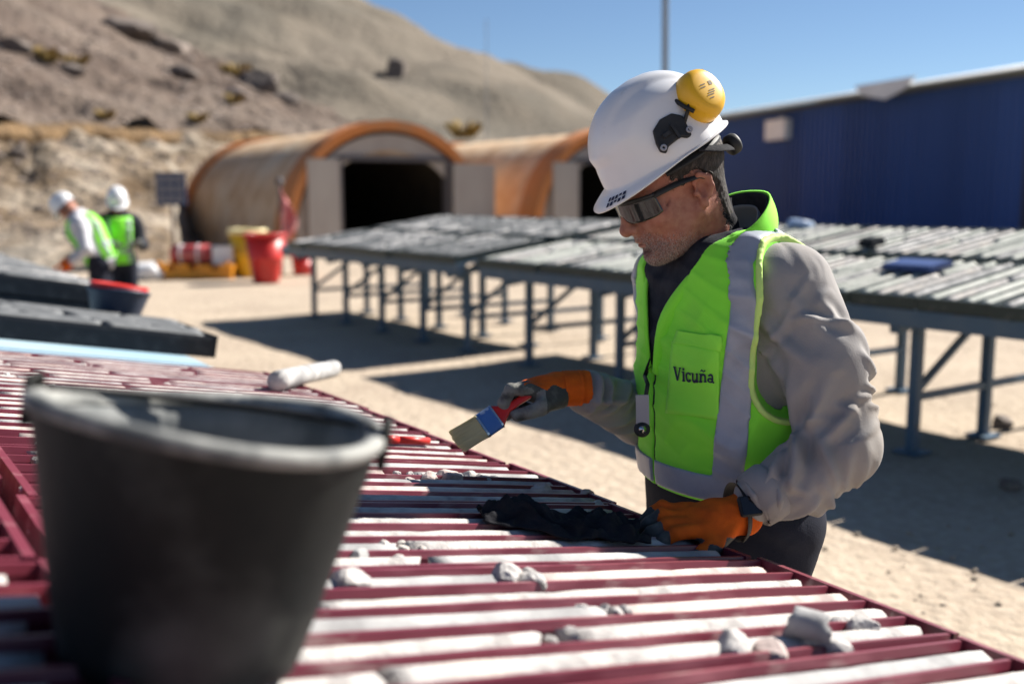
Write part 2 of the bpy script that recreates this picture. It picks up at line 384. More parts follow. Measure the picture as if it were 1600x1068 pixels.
terrain('hillside', [(k[0], [(k[2]+.05,k[3]+.25),(k[2]+1.2,k[3]+.6),((k[2]*2+k[4])/3,(k[3]*2+k[5])/3+.1),((k[2]+k[4]*2)/3,(k[3]+k[5]*2)/3),(k[4],k[5]),(k[4]+18,k[5]-3),(k[4]+60,k[5]-16)]) for k in HK], 190, 360, .50, M['hill'], 11)
terrain('earth_bank', [(k[0], [(k[1]-1,-.1),(k[1]+.4,.25),((k[1]*2+k[2])/3,k[3]*.30),((k[1]*2+k[2]*3)/5,k[3]*.62),((k[1]+k[2]*6)/7,k[3]*.84),(k[2]-.35,k[3]*.9)]) for k in HK], 110, 420, .55, M['bank'], 12)
terrain('bank_crest', [(k[0], [(k[2]-.45,k[3]*.88),(k[2]-.75,k[3]*.97),(k[2]-.7,k[3]+.12),(k[2]-.1,k[3]+.36),(k[2]+.6,k[3]+.42)]) for k in HK], 26, 320, .16, M['crest'], 13)
FH = [(-800,-420),(0,-230),(400,-75),(560,-5),(650,40),(700,67),(760,97),(830,126),(920,160),(1040,205),(1200,250),(1400,285),(1800,302)]
def fz(y, d): return 1.44+(310-y)/FPX*d
terrain('far_hill', [(x, [(115,-1),(200,fz(y,200)*.42),(290,fz(y,290)*.78),(380,fz(y,380)),(450,fz(y,450)*.9),(600,fz(y,600)*.5)]) for x, y in FH], 110, 220, 5.0, M['farhill'], 14)

# boulders and tussocks on the slope
def hill_at(px, py, dguess):   # point on the hillside seen at a photo pixel
    hb = BVH['hillside']; c = Vector((0,0,CAM_H)); dr = (at(px,py,10)-c).normalized()
    h = hb.ray_cast(c, dr); b = BVH['earth_bank'].ray_cast(c, dr)
    cand = [x for x in (h, b) if x[0] is not None]
    if not cand: return at(px, py, dguess) if dguess else None
    return min(cand, key=lambda x: x[3])[0]
BVH = {}
for nm in ('hillside','earth_bank','far_hill'):
    me = bpy.data.objects[nm].data
    BVH[nm] = BVHTree.FromPolygons([v.co for v in me.vertices], [p.vertices for p in me.polygons])
for i, (px, py, r, dark, lab) in enumerate([
    (200,50,1.9,1,'large dark boulder at the top of the slope, highest rock in the picture'),
    (252,78,1.3,1,'dark boulder on the ridge just below the highest rock'),
    (284,116,1.1,1,'dark squat boulder standing alone on the ridge above the sign'),
    (112,113,1.0,1,'dark boulder beside yellow grass in the middle of the left slope'),
    (402,134,1.7,1,'brown craggy outcrop on the ridge above the first tunnel tent'),
    (445,158,1.0,1,'small brown crag on the ridge just left of the tent roof'),
    (372,150,.9,0,'pale rock lying below the brown craggy outcrop'),
    (275,80,1.0,0,'pale slab beside the dark ridge boulders'),
    (24,72,1.1,1,'dark flat rock near the left edge of the slope'),
    (28,240,.7,1,'dark stone sticking out of the bank at the left edge'),
    (60,328,.5,1,'dark stone at mid height of the bank left of the workers')]):
    p = hill_at(px, py, 50)
    v, f = rock(r*p.y/90, 40+i, 1.4, 1, .8, 3)
    o = part('boulder', (v, f), M['rock_dark' if dark else 'rock_pale']); o.location = p; tag(o, lab, 'rock', 'boulders on the slope')
p = None
c0 = Vector((0,0,CAM_H)); h = BVH['far_hill'].ray_cast(c0, (at(618,118,10)-c0).normalized())
if h[0]:
    o = part('boulder', rock(3.6, 77, 1.1, 1, 1.2, 3), M['rock_dark']); o.location = h[0]; tag(o, 'lone dark crag on the smooth far hillside', 'rock')
def tussock(r, seed):
    rs = random.Random(seed); V, F = [], []
    for k in range(70):
        a = rs.uniform(0, 6.283); q = r*math.sqrt(rs.random())*.5; x, y = q*math.cos(a), q*math.sin(a)
        L = r*rs.uniform(.5,1); t = rs.uniform(.1,.8); ex, ey = x+L*t*math.cos(a), y+L*t*math.sin(a)
        w = r*.06; b = len(V)
        V += [(x-w*math.sin(a), y+w*math.cos(a), -.05), (x+w*math.sin(a), y-w*math.cos(a), -.05), ((x+ex)/2, (y+ey)/2, L*.75), (ex, ey, L*.7)]
        F += [(b,b+1,b+2), (b,b+2,b+3)]
    return V, F
for i, (px, py, r, lab) in enumerate([
    (118,104,.9,'yellow grass tuft growing against the dark boulder'),(70,90,.8,'yellow grass tuft on the upper left slope'),
    (165,185,.7,'small yellow tuft on the bare slope above the bank, left one'),(308,190,.7,'small yellow tuft on the bare slope above the sign'),
    (368,120,1.0,'bright yellow tuft on the ridge beside the craggy outcrop'),(366,160,.7,'yellow tuft below the craggy outcrop'),
    (382,214,.6,'yellow tuft just above the back of the tent'),(78,96,.7,'yellow tuft strung along the ledge at upper left'),(725,214,1.3,'dull tuft on the low ridge between the two tents')]):
    p = hill_at(px, py, 60); o = part('grass_tuft', tussock(r*p.y/80*1.3, 90+i), M['tussock']); o.location = p
    tag(o, lab, 'grass', 'grass tufts on the slope')
# scree: too many stones to count
V, F = [], []
for k in range(2400):
    px, py = random.uniform(-60,620), random.uniform(40,400)
    p = hill_at(px, py, None) if py > 0 else None
    if p is None or p.y > 110: continue
    v, f = rock(random.choice((.03,.04,.06,.09,.15))*p.y/45*random.uniform(.6,1.3), k, 1.3, 1, .7, 1); b = len(V)
    V += [tuple(Vector(q)+p) for q in v]; F += [tuple(i+b for i in q) for q in f]
o = part('scree', (V, F), M['rock_pale']); o['kind'] = 'stuff'; o['label'] = 'loose stones scattered over the slope and bank'
V, F = [], []
for k in range(3200):
    y = random.uniform(2.2, 16); x = random.uniform(-.5*y-.3, .5*y+.5)
    r = random.choice((.003,.004,.005,.007,.011))*random.uniform(.6,1.4)
    v, f = rock(r, k, 1.2, 1, .7, 1); b = len(V)
    V += [(q[0]+x, q[1]+y, q[2]+.004) for q in v]; F += [tuple(i+b for i in q) for q in f]
o = part('gravel', (V, F), M['gravel']); o['kind'] = 'stuff'; o['label'] = 'small gravel scattered over the sandy yard'

# ================================================================== BLUE SHED
A = Vector((11.3,22.6,0)); ud = Vector((-4.0,12.7,0)).normalized(); wd = Vector((ud.y,-ud.x,0))   # along the wall; into the building
shed = thing('metal_shed', 'long dark blue corrugated metal shed with pale overhanging roof at the right', 'building', A)
def SH(a, b, z): return ud*a+wd*b+Vector((0,0,z))
LEN = 14.6; EAVE = 4.08
def corr_panel(a0, a1, z0, z1):   # one wall sheet with trapezoid ribs
    V, F = [], []; n = int(round((a1-a0)/.25)); st = []
    for k in range(n):
        b = a0+(a1-a0)*k/n; w = (a1-a0)/n
        st += [(b,0),(b+w*.55,0),(b+w*.65,-.06),(b+w*.9,-.06)]
    st.append((a1,0))
    for a, dpt in st: V += [SH(a,dpt,z0), SH(a,dpt,z1)]
    for i in range(len(st)-1): F.append((2*i,2*i+2,2*i+3,2*i+1))
    return V, F
npan = 15
for k in range(npan):
    part('wall_panel', corr_panel(LEN*k/npan+.004, LEN*(k+1)/npan-.004, 0, EAVE), M['blue_wall'], shed)
body = join(([SH(-.03,.04,0),SH(LEN,.04,0),SH(LEN,9,0),SH(-.03,9,0),SH(-.03,.04,EAVE-.02),SH(LEN,.04,EAVE-.02),SH(LEN,9,EAVE-.02),SH(-.03,9,EAVE-.02)],
             [(0,1,5,4),(1,2,6,5),(2,3,7,6),(3,0,4,7)]))
part('wall', body, M['blue_wall'], shed)
part('corner_trim', ([SH(-.09,-.07,0),SH(.16,-.07,0),SH(.16,.03,0),SH(-.09,.03,0),SH(-.09,-.07,EAVE),SH(.16,-.07,EAVE),SH(.16,.03,EAVE),SH(-.09,.03,EAVE)], box(0,1,0,1,0,1)[1]), M['trim_dark'], shed)
# roof: waved sheet with overhang
V, F = [], []; nr = 360
for i in range(nr+1):
    a = -.6+(LEN+1.0)*i/nr; wv = .05*math.sin(i*math.pi/1.5)
    for b, z in ((-.55,EAVE+.10),(-.53,EAVE+.13),(4.5,EAVE+.93),(9.5,EAVE+.2)): V.append(SH(a,b,z+wv))
for i in range(nr):
    for j in range(3): F.append((i*4+j,i*4+4+j,i*4+5+j,i*4+1+j))
part('roof', (V, F), M['roof_sheet'], shed)
part('eave_soffit', ([SH(-.55,-.5,EAVE+.03),SH(LEN+.3,-.5,EAVE+.03),SH(LEN+.3,.02,EAVE-.01),SH(-.55,.02,EAVE-.01),SH(-.55,-.5,EAVE+.07),SH(LEN+.3,-.5,EAVE+.07),SH(LEN+.3,.02,EAVE+.05),SH(-.55,.02,EAVE+.05)], box(0,1,0,1,0,1)[1]), mat('soffit', (.16,.17,.14), .8), shed)
part('roof_flashing', ([SH(3.6,-.60,EAVE+.02),SH(4.3,-.62,EAVE-.16),SH(5.3,-.60,EAVE+.04),SH(5.6,-.58,EAVE+.30),SH(3.2,-.58,EAVE+.30),
      SH(3.6,-.56,EAVE+.02),SH(4.3,-.58,EAVE-.16),SH(5.3,-.56,EAVE+.04),SH(5.6,-.54,EAVE+.30),SH(3.2,-.54,EAVE+.30)],
      [(0,1,2,3,4),(9,8,7,6,5),(0,5,6,1),(1,6,7,2),(2,7,8,3),(3,8,9,4),(4,9,5,0)]), M['white_paint'], shed)
fl = thing('floodlight', 'pale box floodlight fixed high on the blue shed wall', 'light')
fa = 9.9
q = [A+SH(fa+sx*.55, b, 3.52+sz*.30) for b in (-.30,-.06) for sx, sz in ((-1,-1),(1,-1),(1,1),(-1,1))]
part('housing', (q, [(0,1,2,3),(7,6,5,4),(0,4,5,1),(1,5,6,2),(2,6,7,3),(3,7,4,0)]), M['white_paint'], fl)
part('bracket', beam(A+SH(fa,-.07,3.9), A+SH(fa,.0,3.9), .3, .06), M['grey_plastic'], fl)
o = part('mast', tube([at(1040,300,24)*1 - Vector((0,0,at(1040,300,24).z)), at(1040,-60,24)], .075, 12), M['mast']); tag(o, 'grey mast rising behind the white helmet into the sky', 'mast')
p0 = at(760,300,42); o = part('mast', tube([Vector((p0.x,p0.y,0)), at(760,30,42)], .018, 8), M['mast']); tag(o, 'thin pole standing far off between the two tents', 'mast')

# ================================================================== TUNNEL TENTS
TD = Vector((-.54,.842,0)); TW = Vector((.842,.54,0))
def tent(org, length, W, H, label, orange_in):
    t = thing('tunnel_tent', label, 'tent', org)
    def pt(a, ang, s=1.0, dz=0):   # a along, ang 0..pi from left foot
        x = W/2-W/2*s*math.cos(ang)*(1+.0*a); z = H*s*max(math.sin(ang),0)**.82+dz
        return TD*a+TW*x+Vector((0,0,z))
    na = 44; nr = 27
    bays = 9
    for b in range(bays):     # cover panels between ribs
        V, F = [], []; m = 7
        for i in range(m+1):
            a = .35+(length-.7)*(b+i/m)/bays; sag = 1-.022*math.sin(math.pi*i/m)
            for k in range(na+1): V.append(pt(a, math.pi*k/na, sag))
        for i in range(m):
            for k in range(na): F.append((i*(na+1)+k, i*(na+1)+k+1, (i+1)*(na+1)+k+1, (i+1)*(na+1)+k))
        part('cover_panel', (V, F), M['tarp'], t, smooth=True)
    def arch(a0, a1, s0, s1, m, nm, ang0=0, ang1=math.pi, par=t):
        V, F = [], []
        for k in range(na+1):
            an = ang0+(ang1-ang0)*k/na
            V += [pt(a0,an,s0), pt(a1,an,s0), pt(a1,an,s1), pt(a0,an,s1)]
        for k in range(na):
            b = k*4
            for j in range(4): F.append((b+j, b+4+j, b+4+(j+1)%4, b+(j+1)%4))
        return part(nm, (V, F), m, par)
    arch(-.05,.85,.955,1.03,M['tarp_orange'],'front_arch')
    arch(length-.7,length+.03,.95,1.025,M['tarp_orange'],'back_arch')
    for b in range(1, bays): arch(length*b/bays-.04,length*b/bays+.04,.955,.975,M['tarp_orange'] if orange_in else M['post'],'inner_rib')
    arch(.06,.16,.80,.925,M['door_panel'],'gable_valance',.0,math.pi)
    # gable above the opening and side walls: built as prisms in the front plane
    def plate(pts, d0, d1, nm, m, par=t):
        n = len(pts); V = [TD*d0+TW*x+Vector((0,0,z)) for x,z in pts]+[TD*d1+TW*x+Vector((0,0,z)) for x,z in pts]
        return part(nm, (V, [tuple(range(n)), tuple(range(2*n-1,n-1,-1))]+[(i,n+i,n+(i+1)%n,(i+1)%n) for i in range(n)]), m, par)
    def outline(x, s=.93):
        c = max(-1, min(1, (W/2-x)/(W/2*s))); return H*s*math.sqrt(max(0,1-c*c))**.82
    x0, x1, zt = W*.245, W*.80, 2.42
    xs = [x0+(x1-x0)*k/16 for k in range(17)]
    plate([(x0,zt)]+[(x1,zt)]+[(x, outline(x,.92)) for x in reversed(xs)], .10, .17, 'gable_panel', M['tarp'])
    xl = [W*.05+(x0-W*.05)*k/6 for k in range(7)]
    plate([(W*.05,0),(x0-.02,0)]+[(x,outline(x,.92)) for x in reversed(xl)], .08, .15, 'side_panel', M['door_panel'])
    xr = [x1+.02+(W*.95-x1-.02)*k/6 for k in range(7)]
    plate([(x1+.02,0),(W*.95,0)]+[(x,outline(x,.92)) for x in reversed(xr)], .08, .15, 'side_panel', M['door_panel'])
    plate([(x0-.05,0),(x0+.07,0),(x0+.07,zt+.08),(x0-.05,zt+.08)], -.03, .22, 'door_post', M['post'])
    plate([(x1-.07,0),(x1+.05,0),(x1+.05,zt+.08),(x1-.07,zt+.08)], -.03, .22, 'door_post', M['post'])
    plate([(x0+.08,zt-.02),(x1-.08,zt-.02),(x1-.08,zt+.1),(x0+.08,zt+.1)], -.02, .21, 'lintel', M['post'])
    # door leaves folded back against the front
    plate([(W*.085,0),(x0-.06,0),(x0-.06,zt),(W*.085,zt)], -.16, -.10, 'door', M['door_panel'])
    plate([(x1+.07,0),(x1+1.38,0),(x1+1.38,zt-.05),(x1+.07,zt-.05)], -.16, -.10, 'door', M['door_panel'])
    xs2 = [W*k/20 for k in range(21)]
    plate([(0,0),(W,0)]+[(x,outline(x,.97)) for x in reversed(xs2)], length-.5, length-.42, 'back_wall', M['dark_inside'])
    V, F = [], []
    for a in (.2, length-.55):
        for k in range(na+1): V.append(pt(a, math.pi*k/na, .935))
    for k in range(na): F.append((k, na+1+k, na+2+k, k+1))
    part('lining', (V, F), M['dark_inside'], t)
    return t
T1 = at(452,400,25.6); T1.z = 0
t1 = tent(T1, 9.9, 5.7, 3.35, 'beige tunnel tent with orange arched rim and open dark doorway, left one', True)
T2 = T1+TW*6.6-TD*1.2
t2 = tent(T2, 9.9, 5.7, 3.35, 'beige and orange tunnel tent partly hidden behind the helmeted worker', False)

# ================================================================== RACKS, TRAYS, CORES
def frame_mtx(org, ex, ey):
    ez = ex.cross(ey).normalized()
    return Matrix(((ex.x,ey.x,ez.x,org.x),(ex.y,ey.y,ez.y,org.y),(ex.z,ey.z,ez.z,org.z),(0,0,0,1)))
TILT = math.atan(.18)
def rail_poly(w, h): return [(-w/2,0),(w/2,0),(w/2*.9,h*.82),(w/2*.45,h),(-w/2*.45,h),(-w/2*.9,h*.82)]
def rail_y(x, w, h, y0, y1, wob=0, seed=0):
    rs = random.Random(seed); n = 7 if wob else 2; V, F = [], []; pl = rail_poly(w, h); k = len(pl)
    for i in range(n):
        y = y0+(y1-y0)*i/(n-1); dx = rs.uniform(-wob,wob) if 0 < i < n-1 else 0; dz = rs.uniform(-wob,wob)*.6 if 0 < i < n-1 else 0
        V += [(x+a+dx, y, b+(dz if b > 0 else 0)) for a, b in pl]
    for i in range(n-1):
        for j in range(k): F.append((i*k+j, i*k+(j+1)%k, (i+1)*k+(j+1)%k, (i+1)*k+j))
    F.append(tuple(range(k-1,-1,-1))); F.append(tuple((n-1)*k+j for j in range(k)))
    return V, F
class TrayKind:
    def __init__(s, m, nch, pitch, h, rw, L, wob=0):
        s.nch, s.pitch, s.h, s.rw, s.L, s.W = nch, pitch, h, rw, L, nch*pitch+rw
        mm = lambda n, vf: mesh(n, *vf, m)
        s.base = mm('tray_base', box(.002, s.W-.002, .002, L-.002, .001, .005))
        s.end = mm('end_rail', box(0, s.W, 0, .012, 0, h*1.02))
        s.rails = [mm('divider', rail_y(0, rw, h*random.uniform(.95,1.0), .0125, L-.0125, wob, k)) for k in range(4)]
    def make(s, mtx, label, group):
        t = thing('core_tray', label, 'core tray', group=group, matrix=mtx)
        link('tray_base', s.base, t); link('end_rail', s.end, t)
        e = link('end_rail', s.end, t); e.location.y = s.L-.012
        for k in range(s.nch+1):
            d = link('side_rail' if k in (0, s.nch) else 'divider', s.rails[random.randrange(4)], t); d.location.x = s.rw/2+k*s.pitch
        return t
def core_mesh(L, r, seed, mats, n=18):
    rs = random.Random(seed); m = max(4, int(L/.035)); V, F = [], []
    t0x, t0z, t1x, t1z = [rs.uniform(-.5,.5) for _ in range(4)]; ph = rs.uniform(0,6)
    for i in range(m+1):
        for k in range(n):
            a = 2*math.pi*k/n; q = r*(1+.03*math.sin(3*a+ph+i*.4)*rs.random()+rs.uniform(-.016,.016)-(.10*rs.random() if (math.sin(i*1.7+ph*3) > .86 and math.cos(a-ph) > .5) else 0))
            x, z = q*math.cos(a), q*math.sin(a); y = L*i/m
            if i == 0: y += t0x*x+t0z*z+rs.uniform(-.004,.004)+abs(x*t0x)
            if i == m: y += t1x*x+t1z*z+rs.uniform(-.004,.004)-abs(x*t1x)
            V.append((x, y, z))
    for i in range(m):
        for k in range(n): F.append((i*n+k, i*n+(k+1)%n, (i+1)*n+(k+1)%n, (i+1)*n+k))
    c0 = len(V); V += [(0, rs.uniform(.0,.008), 0), (0, L-rs.uniform(0,.008), 0)]
    for k in range(n): F.append((c0,(k+1)%n,k)); F.append((c0+1, m*n+k, m*n+(k+1)%n))
    return V, F
CORES = {}
def core_variant(kind, r, L):
    Lq = round(L/.05)*.05; Lq = max(.1, Lq); key = (kind, r, round(Lq,2), random.randrange(3))
    if key not in CORES: CORES[key] = mesh('drill_core', *core_mesh(Lq, r, hash(str(key)) % 9999, None), M[kind], True)
    return CORES[key], Lq
def split(L0, L1, style):   # break a channel into core runs
    out = []; y = L0+random.uniform(0,.03)
    while y < L1-.12:
        l = random.choice((.45,.6,.8,1.0) if style == 'xlong' else (.25,.35,.45,.6,.8) if style == 'long' else (.2,.3,.4,.5))
        l = min(l, L1-y); l = round(math.floor(l/.05)*.05, 2)
        if l < .1: break
        out.append((y, l)); y += l+random.choice((.004,.006,.01,.02,.05))
    return out
STUFF = {}
def stuff_core(kind, mtx, vf):
    V, F = STUFF.setdefault(kind, ([], [])); b = len(V)
    V += [tuple(mtx @ Vector(p)) for p in vf[0]]; F += [tuple(i+b for i in q) for q in vf[1]]
def table(name, label, mtx, L, cols, leg_x, leg_y, m_top, m_steel, bare=None, diag=True):
    "rack of steel rails on vertical legs; mtx places the tilted top"
    org = mtx.translation.copy(); org.z = 0
    t = thing(name, label, 'rack', org)
    P = lambda x, y, z: mtx @ Vector((x,y,z)) - org
    for (y0, y1) in cols:
        n = max(1, int(round(L/1.22)))
        for k in range(n):
            xa, xb = L*k/n+.003, L*(k+1)/n-.003
            v, f = box(xa, xb, y0, y1, -.016, -.002); part('top_panel', ([P(*p) for p in v], f), m_top, t)
        for y in (y0+.03, y1-.03):
            v, f = box(0, L, y-.025, y+.025, -.096, -.017); part('rail', ([P(*p) for p in v], f), m_steel, t)
    ymin, ymax = cols[0][0], cols[-1][1]
    for x in leg_x:
        v, f = box(x-.03, x+.03, ymin+.06, ymax-.06, -.155, -.097); part('cross_beam', ([P(*p) for p in v], f), m_steel, t)
        for y in leg_y:
            a = P(x, y, -.157); b = Vector((a.x, a.y, -.02))
            part('leg', beam(b, a, .055, .055, (0.55,-.83,0)), m_steel, t)
            part('foot_plate', beam(b+Vector((0,0,.03)), b+Vector((0,0,.045)), .15, .15, (0.55,-.83,0)), m_steel, t)
        a = P(x, leg_y[0], -.2); c = P(x, leg_y[-1], -.2); z = .33
        part('lower_rail', beam((a.x,a.y,z), (c.x,c.y,z), .04, .04), m_steel, t)
        if diag:
            d = P(x, leg_y[0]+.75, -.17)
            part('brace', beam((a.x,a.y,.36), d, .035, .035), m_steel, t)
    return t

# ---- near rack
nearA = Vector((-.56,.828,0)).normalized(); nearN = Vector((nearA.y*-1, nearA.x, 0))
ey = Vector((nearN.x*math.cos(TILT), nearN.y*math.cos(TILT), math.sin(TILT)))
E0 = Vector((.603,1.318,.86)); ezN = nearA.cross(ey).normalized()
NEAR = frame_mtx(E0-ezN*.062, nearA, ey)
NP = lambda x, y, z: NEAR @ Vector((x,y,z))
table('core_rack', 'light blue topped steel rack under the maroon core trays in the foreground', NEAR @ Matrix.Translation((-.42,0,0)), 3.55, [(0,1.05),(1.08,2.13)], (.3,1.25,2.3,3.3), (.3,1.1,1.95), M['panel_blue'], M['steel_blue'])
mk = TrayKind(M['maroon'], 5, .0685, .060, .0135, 1.05, .0014); dk = TrayKind(M['dark_tray'], 5, .0690, .092, .012, 1.05)
PITCH_T = .363
NCORE = 0
def fill(tr, mtx, kind_of, r, base, where, single, style='long', chance=1.0, group='drill cores in the trays', adj='pale'):
    global NCORE
    for c in range(tr.nch):
        if random.random() > chance: continue
        runs = split(.02, tr.L-.02, style)
        for i, (y, l) in enumerate(runs):
            kind = kind_of(c)
            if tr is mk and random.random() < .45:      # broken bits filling the gap before the next run
                for q_ in range(random.randint(2, 6)):
                    rr = random.uniform(.004, .012); v_, f_ = rock(rr, random.randrange(9999), 1.3, 1, .8, 2)
                    stuff_core('rubble', mtx @ Matrix.Translation((tr.rw/2+(c+.5)*tr.pitch+random.uniform(-.016,.016), y+l+random.uniform(-.03,.06), base+.046-abs(random.gauss(0,.012)))), (v_, f_))
            mm = mtx @ Matrix.Translation((tr.rw/2+(c+.5)*tr.pitch+random.uniform(-.002,.002), y, base+r)) 
            if single and NCORE < 296:
                me, lq = core_variant(kind, r, l)
                o = link('drill_core', me); o.matrix_world = mm @ Matrix.Rotation(random.choice((0,.02,-.02))*.5, 4, 'Z')
                pos = ('right end' if i == 0 else 'left end' if i == len(runs)-1 else 'middle') if len(runs) > 1 else 'full length'
                if len(runs) > 3 and 0 < i < len(runs)-1: pos = '%s piece from right' % ORD[i]
                tag(o, '%s core, %s, %s channel, %s' % (adj, pos, ORD[c], where), 'drill core', group); NCORE += 1
            else:
                stuff_core(kind, mm, core_mesh(round(l,2), r, random.randrange(999), None, 8))
pal = lambda c: random.choice(('core_pale','core_pale','core_pale','core_pink','core_grey'))
drk = lambda c: random.choice(('core_dark',)*7+('core_grey',))
for k in range(7):
    x = -0.003+k*PITCH_T; yaw = R((-1.0,-.4,.2,.3,.8,1.2,1.6)[k]); dy = (0,.012,-.006,.01,.0,-.012,.006)[k]
    mt = NEAR @ Matrix.Translation((x, dy, 0)) @ Matrix.Rotation(yaw, 4, 'Z')
    nm = 'nearest' if k == 0 else ORD[k]
    mk.make(mt, 'maroon core tray on the aisle edge, %s' % ('nearest to the camera' if k == 0 else ORD[k]+' from the camera'), 'maroon core trays on the near rack')
    fill(mk, mt, pal, .0245, .0095, '%s maroon aisle tray' % nm, True, 'long')
    mt2 = NEAR @ Matrix.Translation((x, 1.085+dy, .022))
    mk.make(mt2, 'maroon core tray in the upper row behind the bucket, %s' % ('nearest to the camera' if k == 0 else ORD[k]+' from the camera'), 'maroon core trays on the near rack')
    fill(mk, mt2, pal, .0245, .0095, '', False, 'long')
    # yellow stencilled mark on the lower end of the upper tray
mtb = NEAR @ Matrix.Translation((-.368, .01, 0))
mk.make(mtb, 'maroon core tray in front of the nearest aisle tray, mostly below the frame', 'maroon core trays on the near rack')
fill(mk, mtb, pal, .0245, .0095, '', False)
mtb2 = NEAR @ Matrix.Translation((-.368, 1.095, 0))
mk.make(mtb2, 'maroon core tray under the lower left corner in front of the bucket', 'maroon core trays on the near rack')
# ---- dark trays further along the same row
table('core_rack', 'steel rack carrying dark core trays at the left, behind the light blue tabletop', NEAR @ Matrix.Translation((3.16,0,0)), 7.6, [(0,1.05),(1.12,2.17)], (.4,1.8,3.2,4.6,6.0,7.4), (.3,1.1,1.95), M['panel_blue'], M['steel_blue'])
UP = Matrix.Translation((0,0,.015))
def dark(x, y, lab, single, where):
    mt = NEAR @ Matrix.Translation((x+random.uniform(-.004,.004), y+random.uniform(-.01,.01), 0))
    dk.make(mt, lab, 'dark core trays on the left rack')
    fill(dk, mt, drk, .029, .042, where, single, 'short', adj='dark')
for k in range(2):
    dark(3.46+k*PITCH_T, -.13, 'dark core tray on the aisle edge beside the blue tabletop, %s from it' % ORD[k], True, '%s dark aisle tray past the tabletop' % ORD[k])
    dark(3.46+k*PITCH_T, .99, 'dark core tray in the upper row beside the blue tabletop, %s from it' % ORD[k], False, '')
for k in range(16):
    mt = NEAR @ Matrix.Translation((4.75+k*PITCH_T, random.uniform(-.012,.012), 0))
    dk.make(mt, 'lower dark core tray, %s stack of two past the dark bucket' % ORD[k], 'dark core trays on the left rack')
    mt = mt @ Matrix.Translation((random.uniform(-.006,.006), random.uniform(-.02,.02), .096))
    dk.make(mt, 'upper dark core tray, %s stack of two past the dark bucket' % ORD[k], 'dark core trays on the left rack')
    fill(dk, mt, drk, .029, .042, '', False, 'short')
for k in range(6): dark(4.75+k*PITCH_T, 1.115, 'dark core tray beyond the dark bucket in the upper row, %s from the bucket' % ORD[k], False, '')
# ---- mid racks across the aisle
mA = Vector((-.566,.824,0)).normalized(); ex = -mA; up = Vector((mA.y, -mA.x, 0))
TM = math.atan(.14); ey2 = Vector((up.x*math.cos(TM), up.y*math.cos(TM), math.sin(TM)))
M0 = Vector((2.45,4.89,.855))
MIDR = frame_mtx(M0+mA*4.85, ex, ey2); MIDL = frame_mtx(M0+mA*9.35, ex, ey2)
COLS = [(0,1.05),(1.13,2.18)]
table('core_rack', 'long blue steel rack of pale cores across the aisle, behind the worker', MIDR, 6.0, COLS, (.35,1.55,1.78,2.9,4.1,5.3), (.28,1.0,1.9), M['steel_blue'], M['steel_blue'])
table('core_rack', 'blue steel rack of dark cores across the aisle in front of the tents', MIDL, 4.15, COLS, (.3,1.2,2.1,3.0,3.85), (.28,1.0,1.9), M['steel_blue'], M['steel_blue'])
gk = TrayKind(M['green_tray'], 4, .100, .070, .016, 1.04)
PG = gk.W+.01
for row in (0, 1):
    for k in range(14):
        mt = MIDR @ Matrix.Translation((6.0-(k+1)*PG-.02 if False else 5.98-(k+1)*PG, row*1.13+random.uniform(-.015,.015), .0))
        gk.make(mt, 'dark green core tray, %s row of the long rack, %s from the right' % ('upper' if row else 'lower', ORD[k]), 'dark green core trays on the long rack')
        kk = (lambda c: random.choice(('core_grey','core_green','core_green','core_green','core_pale')))
        fill(gk, mt, kk, .0315, .010, 'green tray, %s row, %s from the right' % ('upper' if row else 'lower', ORD[k]), row == 0, 'xlong', .97)
        if row: fill(gk, mt @ Matrix.Translation((0,0,.01)), kk, .038, .008, '', False, 'short', .0)
    for k in range(9):
        mt = MIDL @ Matrix.Translation((4.12-(k+1)*PG, row*1.13+random.uniform(-.015,.015), .0))
        gk.make(mt, 'dark core tray, %s row of the rack before the tents, %s from its right end' % ('upper' if row else 'lower', ORD[k]), 'core trays on the rack before the tents')
        fill(gk, mt, lambda c: random.choice(('core_dark','core_dark','core_dark','core_grey')), .033, .010, '', False, 'short', .95)
rb_ = STUFF.pop('rubble'); o = part('core_rubble', rb_, M['core_pale']); o['kind'] = 'stuff'; o['label'] = 'broken bits of core scattered in the maroon tray channels'
for kind, vf in STUFF.items():
    o = part('drill_cores', vf, M[kind], smooth=True); o['kind'] = 'stuff'; o['label'] = 'many %s drill cores lying in the trays further off' % {'core_pale':'pale','core_pink':'pinkish','core_grey':'grey','core_green':'greenish pale','core_dark':'dark'}[kind]
# ================================================================== YARD THINGS
# sign on a post
p = at(272,400,21.5); p.z = 0
sg = thing('sign_board', 'dark blue notice board with a grid of marks on a thin post', 'sign', p)
zc = 1.44+(310-295)/FPX*21.5
part('board', box(-.31,.31,-.02,.02,zc-.34,zc+.34), M['sign_blue'], sg)
for i in range(3):
    for j in range(3): part('mark', box(-.25+i*.18,-.12+i*.18,-.026,-.0205,zc-.27+j*.2,zc-.14+j*.2), M['sign_mark'], sg)
part('post', tube([(0,.03,0),(0,.03,zc+.3)], .035, 10), M['post'], sg)
